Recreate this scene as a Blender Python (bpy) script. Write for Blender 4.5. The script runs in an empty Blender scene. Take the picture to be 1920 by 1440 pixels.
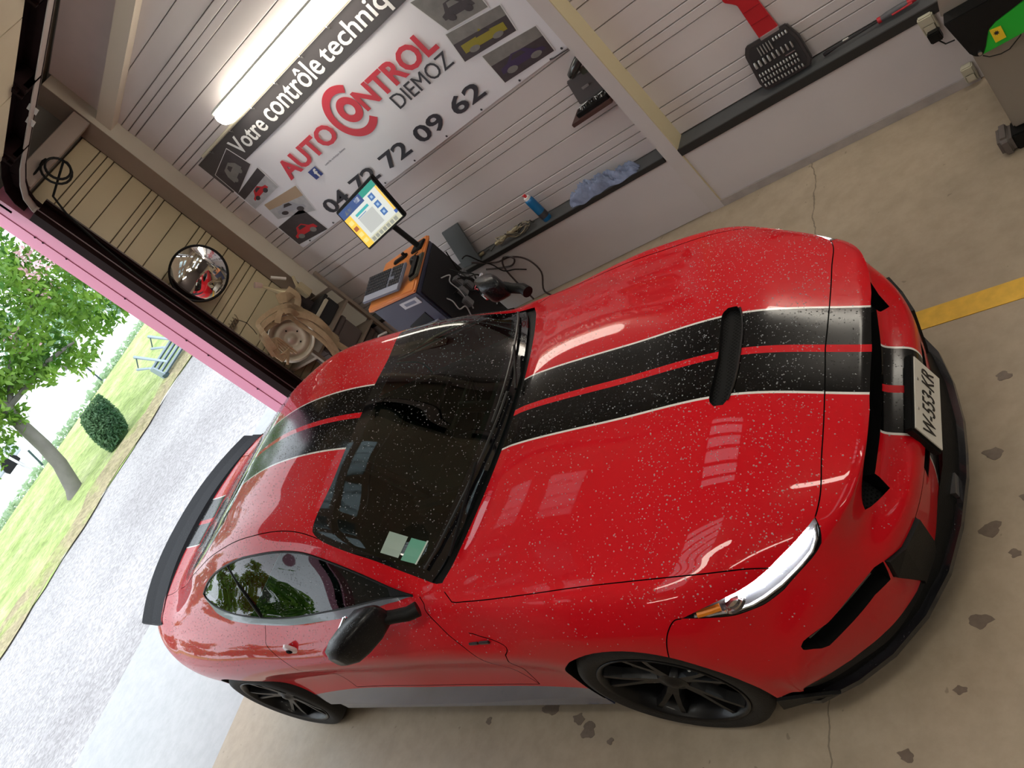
import bpy, bmesh, math, random
import numpy as np
from mathutils import Vector, Matrix
random.seed(7)
C = bpy.context.scene.collection
S = bpy.context.scene
PI = math.pi

# ------------------------------------------------------------------ camera
cd = bpy.data.cameras.new('camera'); cam = bpy.data.objects.new('camera', cd); C.objects.link(cam)
Rm = np.array([[0.67964965, 0.25879872, -0.68636694], [-0.27435786, -0.77809765, -0.56505912], [-0.68029708, 0.5723524, -0.45783033]])
cam.matrix_world = Matrix(((Rm[0][0], -Rm[1][0], -Rm[2][0], 0), (Rm[0][1], -Rm[1][1], -Rm[2][1], 0), (Rm[0][2], -Rm[1][2], -Rm[2][2], 2.6385), (0, 0, 0, 1)))
cd.sensor_fit = 'HORIZONTAL'; cd.sensor_width = 36.0; cd.lens = 36.0 * 1552.47 / 1920.0
cd.clip_start = 0.05; cd.clip_end = 600
S.camera = cam

# ------------------------------------------------------------------ light and exposure
S.view_settings.view_transform = 'Standard'; S.view_settings.look = 'None'
S.view_settings.gamma = 1.0; S.view_settings.use_curve_mapping = False
S.view_settings.exposure = 0.85
W = bpy.data.worlds.new('world'); S.world = W; W.use_nodes = True
wn = W.node_tree.nodes; wl = W.node_tree.links; wn.clear()
wo = wn.new('ShaderNodeOutputWorld'); wb = wn.new('ShaderNodeBackground')
wb.inputs['Color'].default_value = (0.86, 0.93, 1.0, 1); wb.inputs['Strength'].default_value = 1.55
wl.new(wb.outputs[0], wo.inputs[0])
sd = bpy.data.lights.new('sun', 'SUN'); sd.energy = 0.6; sd.angle = 0.9; sd.color = (1, .98, .95)
sun = bpy.data.objects.new('sun', sd); C.objects.link(sun); sun.rotation_euler = (math.radians(35), math.radians(-20), 0)
# light of the wall tubes and of the unseen fill tubes added under the roof
TUBE_COL = (1.0, 0.93, 0.80)
TUBE_E = 11.0

# ------------------------------------------------------------------ materials
MAT = {}
def mat(name, col=(.5, .5, .5), rough=.5, metal=0, coat=0, coat_rough=.05, emit=None, es=0, noise=0, nscale=8, bump=0, bscale=60, spec=.5, alpha=1, obj=True):
    if name in MAT: return MAT[name]
    m = bpy.data.materials.new(name); m.use_nodes = True
    nt = m.node_tree; b = nt.nodes['Principled BSDF']
    b.inputs['Base Color'].default_value = (*col, 1); b.inputs['Roughness'].default_value = rough
    b.inputs['Metallic'].default_value = metal; b.inputs['Coat Weight'].default_value = coat
    b.inputs['Coat Roughness'].default_value = coat_rough; b.inputs['Specular IOR Level'].default_value = spec
    if emit: b.inputs['Emission Color'].default_value = (*emit, 1); b.inputs['Emission Strength'].default_value = es
    tc = nt.nodes.new('ShaderNodeTexCoord')
    if noise:
        n = nt.nodes.new('ShaderNodeTexNoise'); n.inputs['Scale'].default_value = nscale; n.inputs['Detail'].default_value = 6
        nt.links.new(tc.outputs['Object'], n.inputs['Vector'])
        mx = nt.nodes.new('ShaderNodeMix'); mx.data_type = 'RGBA'
        mx.inputs[6].default_value = (*[max(0, c * (1 - noise)) for c in col], 1); mx.inputs[7].default_value = (*[min(1, c * (1 + noise)) for c in col], 1)
        nt.links.new(n.outputs['Fac'], mx.inputs[0]); nt.links.new(mx.outputs[2], b.inputs['Base Color'])
    if bump:
        n2 = nt.nodes.new('ShaderNodeTexNoise'); n2.inputs['Scale'].default_value = bscale; n2.inputs['Detail'].default_value = 4
        nt.links.new(tc.outputs['Object'], n2.inputs['Vector'])
        bp = nt.nodes.new('ShaderNodeBump'); bp.inputs['Strength'].default_value = bump; bp.inputs['Distance'].default_value = .01
        nt.links.new(n2.outputs['Fac'], bp.inputs['Height']); nt.links.new(bp.outputs[0], b.inputs['Normal'])
    MAT[name] = m; return m
def ramp(nt, src, stops):
    r = nt.nodes.new('ShaderNodeValToRGB'); e = r.color_ramp.elements
    while len(e) < len(stops): e.new(.5)
    for i, (p, c) in enumerate(stops): e[i].position = p; e[i].color = (*c, 1) if len(c) == 3 else c
    nt.links.new(src, r.inputs[0]); return r
def tex(nt, kind, scale, vec, **k):
    n = nt.nodes.new(kind)
    n.inputs['Scale'].default_value = scale
    for a, v in k.items():
        if a in n.inputs: n.inputs[a].default_value = v
        else: setattr(n, a, v)
    nt.links.new(vec, n.inputs['Vector']); return n
def mixc(nt, fac, a, b, mode='MIX'):
    m = nt.nodes.new('ShaderNodeMix'); m.data_type = 'RGBA'; m.blend_type = mode
    for sck, v in ((0, fac), (6, a), (7, b)):
        if isinstance(v, (int, float)): m.inputs[sck].default_value = v
        elif isinstance(v, tuple): m.inputs[sck].default_value = (*v, 1)
        else: nt.links.new(v, m.inputs[sck])
    return m.outputs[2]
def math_(nt, op, a, b=None, clamp=False):
    m = nt.nodes.new('ShaderNodeMath'); m.operation = op; m.use_clamp = clamp
    for i, v in enumerate((a, b)):
        if v is None: continue
        if isinstance(v, (int, float)): m.inputs[i].default_value = v
        else: nt.links.new(v, m.inputs[i])
    return m.outputs[0]

def drops(m, dist=.0012, strength=.6, keep=.52, scale=130, flat=False):
    """rain drops: fine relief from jittered cells, plus a touch of sparkle"""
    nt = m.node_tree; b = nt.nodes['Principled BSDF']
    tc = nt.nodes.new('ShaderNodeTexCoord'); o = tc.outputs['Object']
    v = tex(nt, 'ShaderNodeTexVoronoi', scale, o, Randomness=1.0)
    wn_ = tex(nt, 'ShaderNodeTexNoise', 6, o, Detail=2)
    vc = nt.nodes.new('ShaderNodeSeparateColor'); nt.links.new(v.outputs['Color'], vc.inputs[0])
    rad = math_(nt, 'MULTIPLY', math_(nt, 'SUBTRACT', vc.outputs[0], keep), .75)
    rad = math_(nt, 'ADD', rad, math_(nt, 'MULTIPLY', math_(nt, 'SUBTRACT', wn_.outputs['Fac'], .5), .5))
    h = math_(nt, 'SUBTRACT', rad, v.outputs['Distance'])
    h = math_(nt, 'MULTIPLY', h, 5.0, True)
    h = math_(nt, 'POWER', h, .5)
    bp = nt.nodes.new('ShaderNodeBump'); bp.inputs['Strength'].default_value = strength; bp.inputs['Distance'].default_value = dist
    nt.links.new(h, bp.inputs['Height'])
    nt.links.new(bp.outputs[0], b.inputs['Normal']); nt.links.new(bp.outputs[0], b.inputs['Coat Normal'])
    return m

red = drops(mat('red_paint', (.60, .003, .010), .5, 0, .65, .02, spec=.08), strength=.35)
black = drops(mat('black_stripe_vinyl', (.003, .003, .003), .15, 0, 0, .03, spec=.30), keep=.45)
white_pin = mat('white_pinstripe', (.75, .73, .70), .3, 0, .6)
blackp = drops(mat('gloss_black_plastic', (.010, .010, .012), .22, 0, .4, .05), keep=.5)
blackm = mat('matt_black_plastic', (.006, .006, .006), .5, bump=.15, bscale=200, spec=.22)
dark = mat('dark_void', (.004, .004, .004), .8, spec=.1)
rubber = mat('tyre_rubber', (.011, .009, .008), .75, bump=.2, bscale=120, noise=.3)
rimm = mat('black_alloy', (.004, .004, .005), .38, .1, .1, spec=.3)
chrome = mat('chrome', (.75, .75, .75), .12, 1)
steel = mat('steel', (.45, .45, .46), .35, 1)
rockerm = mat('rocker_blue_black', (.05, .065, .13), .18, 0, .8)
trimg = drops(mat('grey_trim', (.16, .18, .22), .3, .2, .5), keep=.45)

def glass(name, tint, dens, rough=.0, dropk=.5, scale=150, ior=1.55):
    m = bpy.data.materials.new(name); m.use_nodes = True; nt = m.node_tree; n = nt.nodes
    for x in list(n): n.remove(x)
    out = n.new('ShaderNodeOutputMaterial'); tr = n.new('ShaderNodeBsdfTransparent'); tr.inputs[0].default_value = (*[c * (1 - dens) for c in tint], 1)
    b = n.new('ShaderNodeBsdfGlossy'); b.inputs['Color'].default_value = (1, 1, 1, 1); b.inputs['Roughness'].default_value = .015 + rough
    fr = n.new('ShaderNodeFresnel'); fr.inputs[0].default_value = ior
    mx = n.new('ShaderNodeMixShader'); nt.links.new(fr.outputs[0], mx.inputs[0]); nt.links.new(tr.outputs[0], mx.inputs[1]); nt.links.new(b.outputs[0], mx.inputs[2])
    nt.links.new(mx.outputs[0], out.inputs[0])
    tc = n.new('ShaderNodeTexCoord')
    v = tex(nt, 'ShaderNodeTexVoronoi', scale, tc.outputs['Object'], Randomness=1.0)
    wn_ = tex(nt, 'ShaderNodeTexNoise', 5, tc.outputs['Object'], Detail=2)
    vc = n.new('ShaderNodeSeparateColor'); nt.links.new(v.outputs['Color'], vc.inputs[0])
    rad = math_(nt, 'MULTIPLY', math_(nt, 'SUBTRACT', vc.outputs[0], dropk), .75)
    rad = math_(nt, 'ADD', rad, math_(nt, 'MULTIPLY', math_(nt, 'SUBTRACT', wn_.outputs['Fac'], .55), 1.2))
    h = math_(nt, 'POWER', math_(nt, 'MULTIPLY', math_(nt, 'SUBTRACT', rad, v.outputs['Distance']), 5.0, True), .5)
    bp = n.new('ShaderNodeBump'); bp.inputs['Strength'].default_value = .6; bp.inputs['Distance'].default_value = .001
    nt.links.new(h, bp.inputs['Height']); nt.links.new(bp.outputs[0], b.inputs['Normal'])
    MAT[name] = m; return m
ws_glass = glass('windscreen_glass', (.36, .50, .40), .30, dropk=.72)
side_glass = glass('side_glass', (.40, .62, .58), .25, dropk=.5, ior=1.38)
rear_glass = glass('rear_glass', (.4, .5, .48), .5, dropk=.5)

# ------------------------------------------------------------------ helpers
def link(name, me, m=None, parent=None):
    o = bpy.data.objects.new(name, me); C.objects.link(o)
    if m is not None:
        for k in (m if isinstance(m, (list, tuple)) else [m]): me.materials.append(k)
    if parent is not None: o.parent = parent
    return o
def tag(o, label=None, cat=None, group=None, kind=None):
    if label: o['label'] = label
    if cat: o['category'] = cat
    if group: o['group'] = group
    if kind: o['kind'] = kind
    return o
def empty(name, loc=(0, 0, 0), rz=0, label=None, cat=None, group=None):
    o = bpy.data.objects.new(name, None); C.objects.link(o); o.location = loc; o.rotation_euler = (0, 0, rz); o.empty_display_size = .1
    return tag(o, label, cat, group)
def setp(o, parent, kind=None):
    o.parent = parent; return o
class MB:
    def __init__(s): s.v = []; s.f = []; s.mi = []
    def add(s, vs, fs, mi=0):
        b = len(s.v); s.v += [tuple(map(float, v)) for v in vs]; s.f += [tuple(b + i for i in f) for f in fs]; s.mi += [mi] * len(fs); return s
    def box(s, a, b, mi=0, M=None):
        x0, y0, z0 = a; x1, y1, z1 = b
        vs = [(x0, y0, z0), (x1, y0, z0), (x1, y1, z0), (x0, y1, z0), (x0, y0, z1), (x1, y0, z1), (x1, y1, z1), (x0, y1, z1)]
        if M is not None: vs = [tuple(M @ Vector(v)) for v in vs]
        return s.add(vs, [(0, 3, 2, 1), (4, 5, 6, 7), (0, 1, 5, 4), (1, 2, 6, 5), (2, 3, 7, 6), (3, 0, 4, 7)], mi)
    def prism(s, poly, d, mi=0):
        """poly: list of 3-D points; d: extrusion vector"""
        n = len(poly); d = Vector(d); vs = [tuple(p) for p in poly] + [tuple(Vector(p) + d) for p in poly]
        fs = [tuple(range(n - 1, -1, -1)), tuple(range(n, 2 * n))] + [(i, (i + 1) % n, n + (i + 1) % n, n + i) for i in range(n)]
        return s.add(vs, fs, mi)
    def tube(s, pts, r, n=8, mi=0, caps=True):
        pts = [Vector(p) for p in pts]; rs = r if isinstance(r, (list, tuple)) else [r] * len(pts)
        vs = []; up = None
        for i, p in enumerate(pts):
            t = (pts[min(i + 1, len(pts) - 1)] - pts[max(i - 1, 0)]).normalized()
            if up is None: up = t.orthogonal().normalized()
            up = (up - t * up.dot(t));
            up = up.normalized() if up.length > 1e-6 else t.orthogonal().normalized()
            w = t.cross(up)
            for k in range(n): a = 2 * PI * k / n; vs.append(tuple(p + (up * math.cos(a) + w * math.sin(a)) * rs[i]))
        fs = [(i * n + k, i * n + (k + 1) % n, (i + 1) * n + (k + 1) % n, (i + 1) * n + k) for i in range(len(pts) - 1) for k in range(n)]
        if caps: fs += [tuple(range(n - 1, -1, -1)), tuple(range((len(pts) - 1) * n, len(pts) * n))]
        return s.add(vs, fs, mi)
    def lathe(s, prof, o=(0, 0, 0), ax='y', n=32, mi=0, sgn=1):
        vs = []
        for (r, h) in prof:
            for k in range(n):
                a = 2 * PI * k / n; c, q = r * math.cos(a), r * math.sin(a)
                p = {'y': (c, h * sgn, q), 'z': (c, q, h * sgn), 'x': (h * sgn, c, q)}[ax]
                vs.append((o[0] + p[0], o[1] + p[1], o[2] + p[2]))
        fs = [(i * n + k, i * n + (k + 1) % n, (i + 1) * n + (k + 1) % n, (i + 1) * n + k) for i in range(len(prof) - 1) for k in range(n)]
        return s.add(vs, fs, mi)
    def build(s, name, m, parent=None, smooth=False, bevel=0, seg=2, norm=True):
        me = bpy.data.meshes.new(name); me.from_pydata(s.v, [], s.f); me.update()
        for p, i in zip(me.polygons, s.mi): p.material_index = i
        if norm or bevel:
            bm = bmesh.new(); bm.from_mesh(me)
            if bevel:
                bmesh.ops.remove_doubles(bm, verts=bm.verts, dist=1e-5)
                es = [e for e in bm.edges if len(e.link_faces) == 2 and e.calc_face_angle(0) > .5]
                bmesh.ops.bevel(bm, geom=es, offset=bevel, segments=seg, affect='EDGES', clamp_overlap=True)
            if norm: bmesh.ops.recalc_face_normals(bm, faces=bm.faces)
            bm.to_mesh(me); bm.free()
        if smooth or bevel:
            for p in me.polygons: p.use_smooth = True
            if smooth != 'all':
                me.set_sharp_from_angle(angle=math.radians(40))
        return link(name, me, m, parent)
def sm(pts, n=5):
    P = [Vector(p) for p in pts]; out = []
    for i in range(len(P) - 1):
        p0 = P[i - 1] if i else P[0]; p1, p2 = P[i], P[i + 1]; p3 = P[i + 2] if i + 2 < len(P) else P[-1]
        for k in range(n):
            t = k / n; out.append(.5 * ((2 * p1) + (p2 - p0) * t + (2 * p0 - 5 * p1 + 4 * p2 - p3) * t * t + (3 * p1 - p0 - 3 * p2 + p3) * t ** 3))
    return out + [P[-1]]
def text_mesh(txt, size, thick=0, shear=0, align='LEFT', space=1.0, xs=1.0, extr=.0008):
    cu = bpy.data.curves.new('txt', 'FONT'); cu.body = txt; cu.size = size; cu.offset = thick; cu.extrude = extr
    cu.shear = shear; cu.align_x = align; cu.space_character = space; cu.resolution_u = 3; cu.fill_mode = 'BOTH'
    o = bpy.data.objects.new('txt', cu); C.objects.link(o)
    bpy.context.view_layer.update()
    me = bpy.data.meshes.new_from_object(o.evaluated_get(bpy.context.evaluated_depsgraph_get()))
    bpy.data.objects.remove(o); bpy.data.curves.remove(cu)
    if xs != 1: me.transform(Matrix.Diagonal((xs, 1, 1, 1)))
    return me
def fit_text(txt, x0, x1, z0, z1, thick=0, shear=0):
    """text mesh scaled to fill a width and a height exactly"""
    me = text_mesh(txt, 1.0, thick, shear)
    co = np.zeros(len(me.vertices) * 3); me.vertices.foreach_get('co', co); co = co.reshape(-1, 3)
    mn, mx = co.min(0), co.max(0)
    co[:, 0] = x0 + (co[:, 0] - mn[0]) / (mx[0] - mn[0]) * (x1 - x0)
    co[:, 1] = z0 + (co[:, 1] - mn[1]) / (mx[1] - mn[1]) * (z1 - z0)
    me.vertices.foreach_set('co', co.ravel()); me.update(); return me

# ------------------------------------------------------------------ building shell
def concrete(name, base, dark_, light_, x_joint=None, spots=True):
    m = bpy.data.materials.new(name); m.use_nodes = True; nt = m.node_tree; b = nt.nodes['Principled BSDF']
    tc = nt.nodes.new('ShaderNodeTexCoord'); o = tc.outputs['Object']
    n1 = tex(nt, 'ShaderNodeTexNoise', .9, o, Detail=8, Roughness=.6); n2 = tex(nt, 'ShaderNodeTexNoise', 9, o, Detail=8, Roughness=.7)
    r1 = ramp(nt, n1.outputs['Fac'], [(.3, dark_), (.5, base), (.72, light_)])
    c = mixc(nt, .35, r1.outputs[0], ramp(nt, n2.outputs['Fac'], [(.35, dark_), (.6, light_)]).outputs[0])
    if spots:
        wob = tex(nt, 'ShaderNodeTexNoise', 14, o, Detail=3)
        ad = nt.nodes.new('ShaderNodeVectorMath'); ad.operation = 'MULTIPLY_ADD'; nt.links.new(wob.outputs['Color'], ad.inputs[0]); ad.inputs[1].default_value = (.08, .08, 0); nt.links.new(o, ad.inputs[2])
        v = tex(nt, 'ShaderNodeTexVoronoi', 9.5, ad.outputs[0], voronoi_dimensions='2D'); vc = nt.nodes.new('ShaderNodeSeparateColor'); nt.links.new(v.outputs['Color'], vc.inputs[0])
        rr = math_(nt, 'MULTIPLY', math_(nt, 'SUBTRACT', vc.outputs[0], .78), .42)
        sp = math_(nt, 'MULTIPLY', math_(nt, 'SUBTRACT', rr, v.outputs['Distance']), 30, True)
        c = mixc(nt, math_(nt, 'MULTIPLY', sp, .45), c, tuple(x * .35 for x in dark_))
    if x_joint is not None:
        sx = nt.nodes.new('ShaderNodeSeparateXYZ'); nt.links.new(o, sx.inputs[0])
        nz = tex(nt, 'ShaderNodeTexNoise', 5, o, Detail=4)
        xx = math_(nt, 'ADD', sx.outputs[0], math_(nt, 'MULTIPLY', nz.outputs['Fac'], .10))
        xx = math_(nt, 'SUBTRACT', xx, math_(nt, 'MULTIPLY', math_(nt, 'SUBTRACT', 4.1, sx.outputs[1]), .07))
        d = math_(nt, 'ABSOLUTE', math_(nt, 'SUBTRACT', xx, x_joint + .05))
        ln = math_(nt, 'LESS_THAN', d, .0035)
        c = mixc(nt, math_(nt, 'MULTIPLY', ln, .6), c, tuple(x * .3 for x in dark_))
    nt.links.new(c, b.inputs['Base Color'])
    b.inputs['Roughness'].default_value = .55
    nt.links.new(ramp(nt, n1.outputs['Fac'], [(.3, (.38, .38, .38)), (.7, (.7, .7, .7))]).outputs[0], b.inputs['Roughness'])
    bp = nt.nodes.new('ShaderNodeBump'); bp.inputs['Strength'].default_value = .25; bp.inputs['Distance'].default_value = .004
    nt.links.new(n2.outputs['Fac'], bp.inputs['Height']); nt.links.new(bp.outputs[0], b.inputs['Normal'])
    MAT[name] = m; return m
floor_m = concrete('floor_concrete', (.36, .287, .203), (.275, .22, .157), (.43, .35, .26), x_joint=-1.70)
apron_m = concrete('apron_concrete', (.36, .36, .365), (.28, .285, .29), (.43, .43, .435), spots=False)
wallm = mat('off_white_cladding', (.62, .565, .56), .42, noise=.06, nscale=2.5)
wallb = mat('cladding_joint_shadow', (.30, .26, .24), .8)
creamm = mat('tube_tinted_cladding', (.60, .51, .33), .45, noise=.06, nscale=2.5)  # cream cast of the tube light put into the cladding colour
lowm = mat('painted_low_wall', (.60, .56, .57), .55, noise=.07, nscale=3, bump=.1, bscale=30)
ledgem = mat('dark_grey_ledge', (.075, .078, .08), .5, noise=.25, nscale=6)
ledgee = mat('ledge_edge_black', (.02, .019, .018), .6)
colm = mat('column_lit_strip', (.55, .50, .42), .45, noise=.05)
colw = mat('column_white', (.58, .54, .54), .45, noise=.05)
roofm = mat('roof_olive', (.30, .27, .20), .6, noise=.15, nscale=1.5)
brownm = mat('beam_brown', (.36, .29, .25), .55, noise=.08)
purplem = mat('gable_panel', (.68, .57, .56), .5, noise=.06)
pinkm = mat('door_frame_pink_red', (.66, .24, .36), .4)
trackm = mat('door_track_brown_black', (.014, .006, .006), .7, noise=.3, spec=.05)
yellowm = mat('yellow_line_paint', (.72, .42, .04), .45, noise=.25, nscale=25)

Y0, Y1, X0, X1 = -4.0, 4.16, -5.9, 8.0
fl = tag(MB().box((X0, Y0, -.15), (X1, Y1 + .2, 0)).build('floor', floor_m), kind='structure')
tag(MB().box((-8.68, -5, -.15), (X0, 7.5, -.006)).build('trim_1', apron_m), kind='structure')
yl = MB().box((X0 + .3, 2.605, 0), (X1, 2.715, .003)).build('painted_floor_line', yellowm)
tag(yl, 'yellow painted line on the concrete floor running out from under the car nose', 'floor line')

stm = mat('wet_stain', (.17, .13, .10), .35, noise=.3, nscale=40)
rs_ = random.Random(21)
for (sx_, sy_, sr_) in ((-2.80, 1.04, .05), (-2.62, .99, .035), (-2.55, .94, .05), (-1.28, .78, .022), (-1.22, .88, .028), (-.98, 1.30, .035), (-.93, 1.62, .04), (-.86, 1.52, .022), (-.90, 1.92, .035), (-.80, 1.72, .03), (-.74, 1.45, .018), (-.84, 2.25, .03), (-.68, 2.02, .025), (-1.05, 1.08, .02), (-2.42, .90, .02), (-3.2, .98, .025), (-.55, 2.3, .05), (-.45, 1.6, .02), (-1.0, .7, .018), (-1.95, .80, .02)):
    n_ = 18; ph = [rs_.uniform(0, 6) for _ in range(3)]
    q_ = [(sx_ + sr_ * .7 * (1 + .25 * math.sin(2 * t + ph[0]) + .2 * math.sin(5 * t + ph[1])) * math.cos(t) * 1.25, sy_ + sr_ * .7 * (1 + .25 * math.sin(3 * t + ph[2])) * math.sin(t), .0) for t in [2 * PI * k / n_ for k in range(n_)]]
    MB().prism(q_, (0, 0, .0012)).build('stain', stm, fl)
LEV = [.50, .60, .657, .716, .881]
for k in range(1, 8): LEV += [.60 + .4373 * k, .657 + .4373 * k, .716 + .4373 * k, .881 + .4373 * k]
def zroof(x): return 3.45 + .2 * (x + 5.9) if x < 1 else 4.83 - .2 * (x - 1)

# long cladded wall with the banner
wb_ = tag(MB().box((X0 - .1, 4.325, 0), (X1, 4.45, 3.45)).prism([(X0 - .1, 4.325, 3.45), (X1, 4.325, 3.45), (1, 4.325, 4.83)], (0, .125, 0)).build('wall_back', wallb), kind='structure')
def boards(parent, xa, xb, zmax, m, axis='x', xw=4.325, seed=1, zmin=0.49):
    rnd = random.Random(seed)
    for i in range(len(LEV) - 1):
        a, b_ = LEV[i], LEV[i + 1]
        if a > zmax or b_ <= zmin: continue
        b2 = min(b_, zmax); a2 = max(a, zmin)
        pr = .025 + (.004 if (b_ - a) < .1 else 0) + rnd.uniform(-.001, .001)
        mb = MB()
        if axis == 'x': mb.box((xa, xw - pr, a2 + .0022), (xb, xw, b2 - .0022))
        else: mb.box((xw, xa, a2 + .003), (xw + pr, xb, b2 - .003))
        o = mb.build('siding_panel', m, parent, bevel=.003, seg=1)
boards(wb_, -5.68, -2.40, 3.42, wallm, seed=3)
boards(wb_, -2.297, 3.2, 3.9, wallm, seed=5)
boards(wb_, 3.3, 7.9, 3.6, wallm, seed=6)
MB().box((-5.68, Y1, 0), (-2.39, 4.325, .475)).build('base_wall', lowm, wb_, bevel=.004, seg=1)
MB().box((-2.30, Y1, 0), (-.78, 4.325, .455)).build('base_wall', lowm, wb_, bevel=.004, seg=1)
MB().box((-.77, Y1 + .03, 0), (X1, 4.325, .455)).build('base_wall', lowm, wb_, bevel=.004, seg=1)
MB().box((-5.68, Y1 - .012, .475), (-2.402, 4.30, .50)).box((-5.68, Y1 - .014, .468), (-2.402, Y1 - .004, .502), 1).build('ledge', [ledgem, ledgee], wb_)
MB().box((-2.296, Y1 - .012, .455), (-.60, 4.30, .497)).box((-2.296, Y1 - .016, .45), (-.60, Y1 - .004, .499), 1).build('ledge', [ledgem, ledgee], wb_)
sk = MB().box((-2.30, Y1 - .012, 0), (-.80, Y1, .05)).build('baseboard_back', mat('skirting_grime', (.40, .36, .34), .7, noise=.3, nscale=12)); tag(sk, kind='structure')
c1 = MB().box((-2.397, 4.150, 0), (-2.300, 4.325, 3.9), 0).box((-2.300, 4.152, 0), (-2.294, 4.324, 3.9), 1).box((-2.46, 4.285, .5), (-2.397, 4.325, 3.9), 0)
tag(c1.build('trim_2', [colw, mat('column_yellow_lit', (.58, .50, .32), .45)]), kind='structure')  # warm light on the right side face is put into its colour
c2 = MB().box((-5.9, 4.155, 0), (-5.684, 4.325, 3.44), 1).box((-5.684, 4.153, 0), (-5.678, 4.325, 3.44), 0)
tag(c2.build('trim_3', [colm, brownm]), kind='structure')  # pale lit strip and brown shaded face: light put into the column colours
# rafter along the wall, gable panel above it, lintel
raf = MB().prism([(-5.68, 4.2, 2.93), (-5.68, 4.2, 3.05), (0, 4.2, 4.45), (0, 4.2, 4.33)], (0, .10, 0))
tag(raf.build('trim_4', mat('rafter_paint', (.68, .60, .50), .5)), kind='structure')
gab = MB().prism([(-5.68, 4.27, 3.06), (-5.68, 4.27, 3.46), (0, 4.27, 4.60), (0, 4.27, 4.44)], (0, .02, 0))
tag(gab.build('trim_5', purplem), kind='structure')
tag(MB().box((-5.80, 3.42, 3.06), (-5.69, 4.15, 3.19)).build('trim_6', brownm, bevel=.005, seg=1), kind='structure')

# wall with the big door opening (y -0.9 .. 3.3)
wl_ = MB().box((X0 - .12, 3.45, 0), (X0 - .02, 4.4, 3.45)).box((X0 - .12, Y0, 0), (X0 - .02, -.9, 3.45)).box((X0 - .12, -.9, 3.2), (X0 - .02, 3.45, 3.45))
wl_ = tag(wl_.build('wall_left', mat('cream_joint_shadow', (.10, .075, .05), .8)), kind='structure')
boards(wl_, 3.455, 4.152, 3.05, creamm, 'y', X0 - .025, seed=9, zmin=.0)
MB().box((X0 - .025, 3.455, 0), (X0 + .01, 4.152, .497)).build('base_wall', creamm, wl_)
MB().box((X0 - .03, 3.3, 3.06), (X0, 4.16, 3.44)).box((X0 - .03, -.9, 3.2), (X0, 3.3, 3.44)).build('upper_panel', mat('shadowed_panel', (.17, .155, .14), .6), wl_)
MB().box((X0 - .02, Y0, 0), (X0 + .005, -.9, 3.44)).build('siding_panel', wallm, wl_)
# pink-red door jamb in two folded strips with rivets, and the brown track beside it
jm = MB().box((-6.005, 3.30, 0), (-5.862, 3.455, 3.2)).build('door_1', pinkm); tag(jm, kind='structure')
MB().box((-6.16, 3.294, 0), (-6.010, 3.455, 3.2)).build('frame_strip', pinkm, jm)
for z in (2.86, 2.80, 2.62, 2.15, 1.62, 1.42, .95, .5):
    MB().lathe([(.0001, .004), (.006, .003), (.008, 0)], (-6.008, 3.292, z), 'y', 8, sgn=-1).build('rivet', dark, jm)
for y_, sgn in ((-.9, 1),):
    MB().box((-6.16, -1.02, 0), (-5.862, -.9, 3.2)).build('frame_strip', pinkm, jm)
tr = MB().box((-5.862, 3.30, 0), (-5.75, 3.345, 2.95)).box((-5.862, 3.345, 0), (-5.80, 3.46, 2.95)).box((-5.80, 3.43, 0), (-5.765, 3.46, 2.95))
tk = tag(tr.build('door_track', trackm), 'dark brown vertical door track beside the pink door jamb', 'door track')
MB().box((-5.752, 3.335, 0), (-5.746, 3.343, 2.95)).box((-5.767, 3.452, 0), (-5.762, 3.462, 2.95), 1).build('track_edge', [mat('track_edge_mauve', (.16, .10, .12), .4), mat('e2', (.12, .09, .08), .5)], tk)
# curve and inclined rail, with brackets and sectional door panels overhead
pts = [(-5.81, 3.35, 2.95), (-5.80, 3.35, 3.02), (-5.74, 3.35, 3.10), (-5.62, 3.35, 3.16), (-5.45, 3.35, 3.21)]
sl = .185
for k in range(1, 12): pts.append((-5.45 + .26 * k, 3.35, 3.21 + .26 * k * sl))
def rail(mb, pts, w, h, mi=0, oy=0):
    for a, b_ in zip(pts, pts[1:]):
        a = Vector(a) + Vector((0, oy, 0)); b2 = Vector(b_) + Vector((0, oy, 0)); d = (b2 - a).normalized(); n = Vector((-d.z, 0, d.x))
        q = [a - n * h / 2, a + n * h / 2, b2 + n * h / 2, b2 - n * h / 2]
        mb.prism([Vector((p.x, a.y - w / 2, p.z)) for p in q], (0, w, 0), mi)
mb = MB(); rail(mb, pts, .012, .11, 0, .045); rail(mb, [(p[0], p[1], p[2] + .055) for p in pts], .09, .006); rail(mb, [(p[0], p[1], p[2] - .052) for p in pts], .07, .006, 1, .02)
mb.build('curved_rail', [trackm, mat('rail_edge', (.40, .34, .31), .4)], tk)
for x in (-5.28, -4.62, -3.9):
    z = 3.21 + (x + 5.45) * sl
    br = MB().box((x - .05, 3.26, z - .05), (x + .05, 3.39, z - .02)).box((x - .05, 3.24, z - .05), (x - .03, 3.38, z + .05)).box((x + .03, 3.24, z - .05), (x + .05, 3.38, z + .05)).tube([(x, 3.22, z), (x, 3.36, z)], .022, 8)
    br.build('roller_bracket', trackm, tk)
MB().box((-5.02, 3.37, 3.22), (-4.96, 3.375, 3.27)).build('white_tag', mat('tag_white', (.6, .55, .52), .6), tk)
MB().box((-4.92, 3.385, 3.24), (-4.86, 3.39, 3.30)).build('white_tag', mat('tag_white', (.6, .55, .52), .6), tk)
door = empty('sectional_door', (-5.4, 1.2, 3.2), 0, 'cream sectional garage door slid up under the roof on its dark rails', 'garage door')
DI = Matrix.Translation(Vector((-5.4, 1.2, 3.2))).inverted()
dpm = mat('door_panel_cream', (.62, .54, .38), .45, noise=.05)
pane = bpy.data.materials.new('frosted_pane'); pane.use_nodes = True; _n = pane.node_tree.nodes
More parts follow.
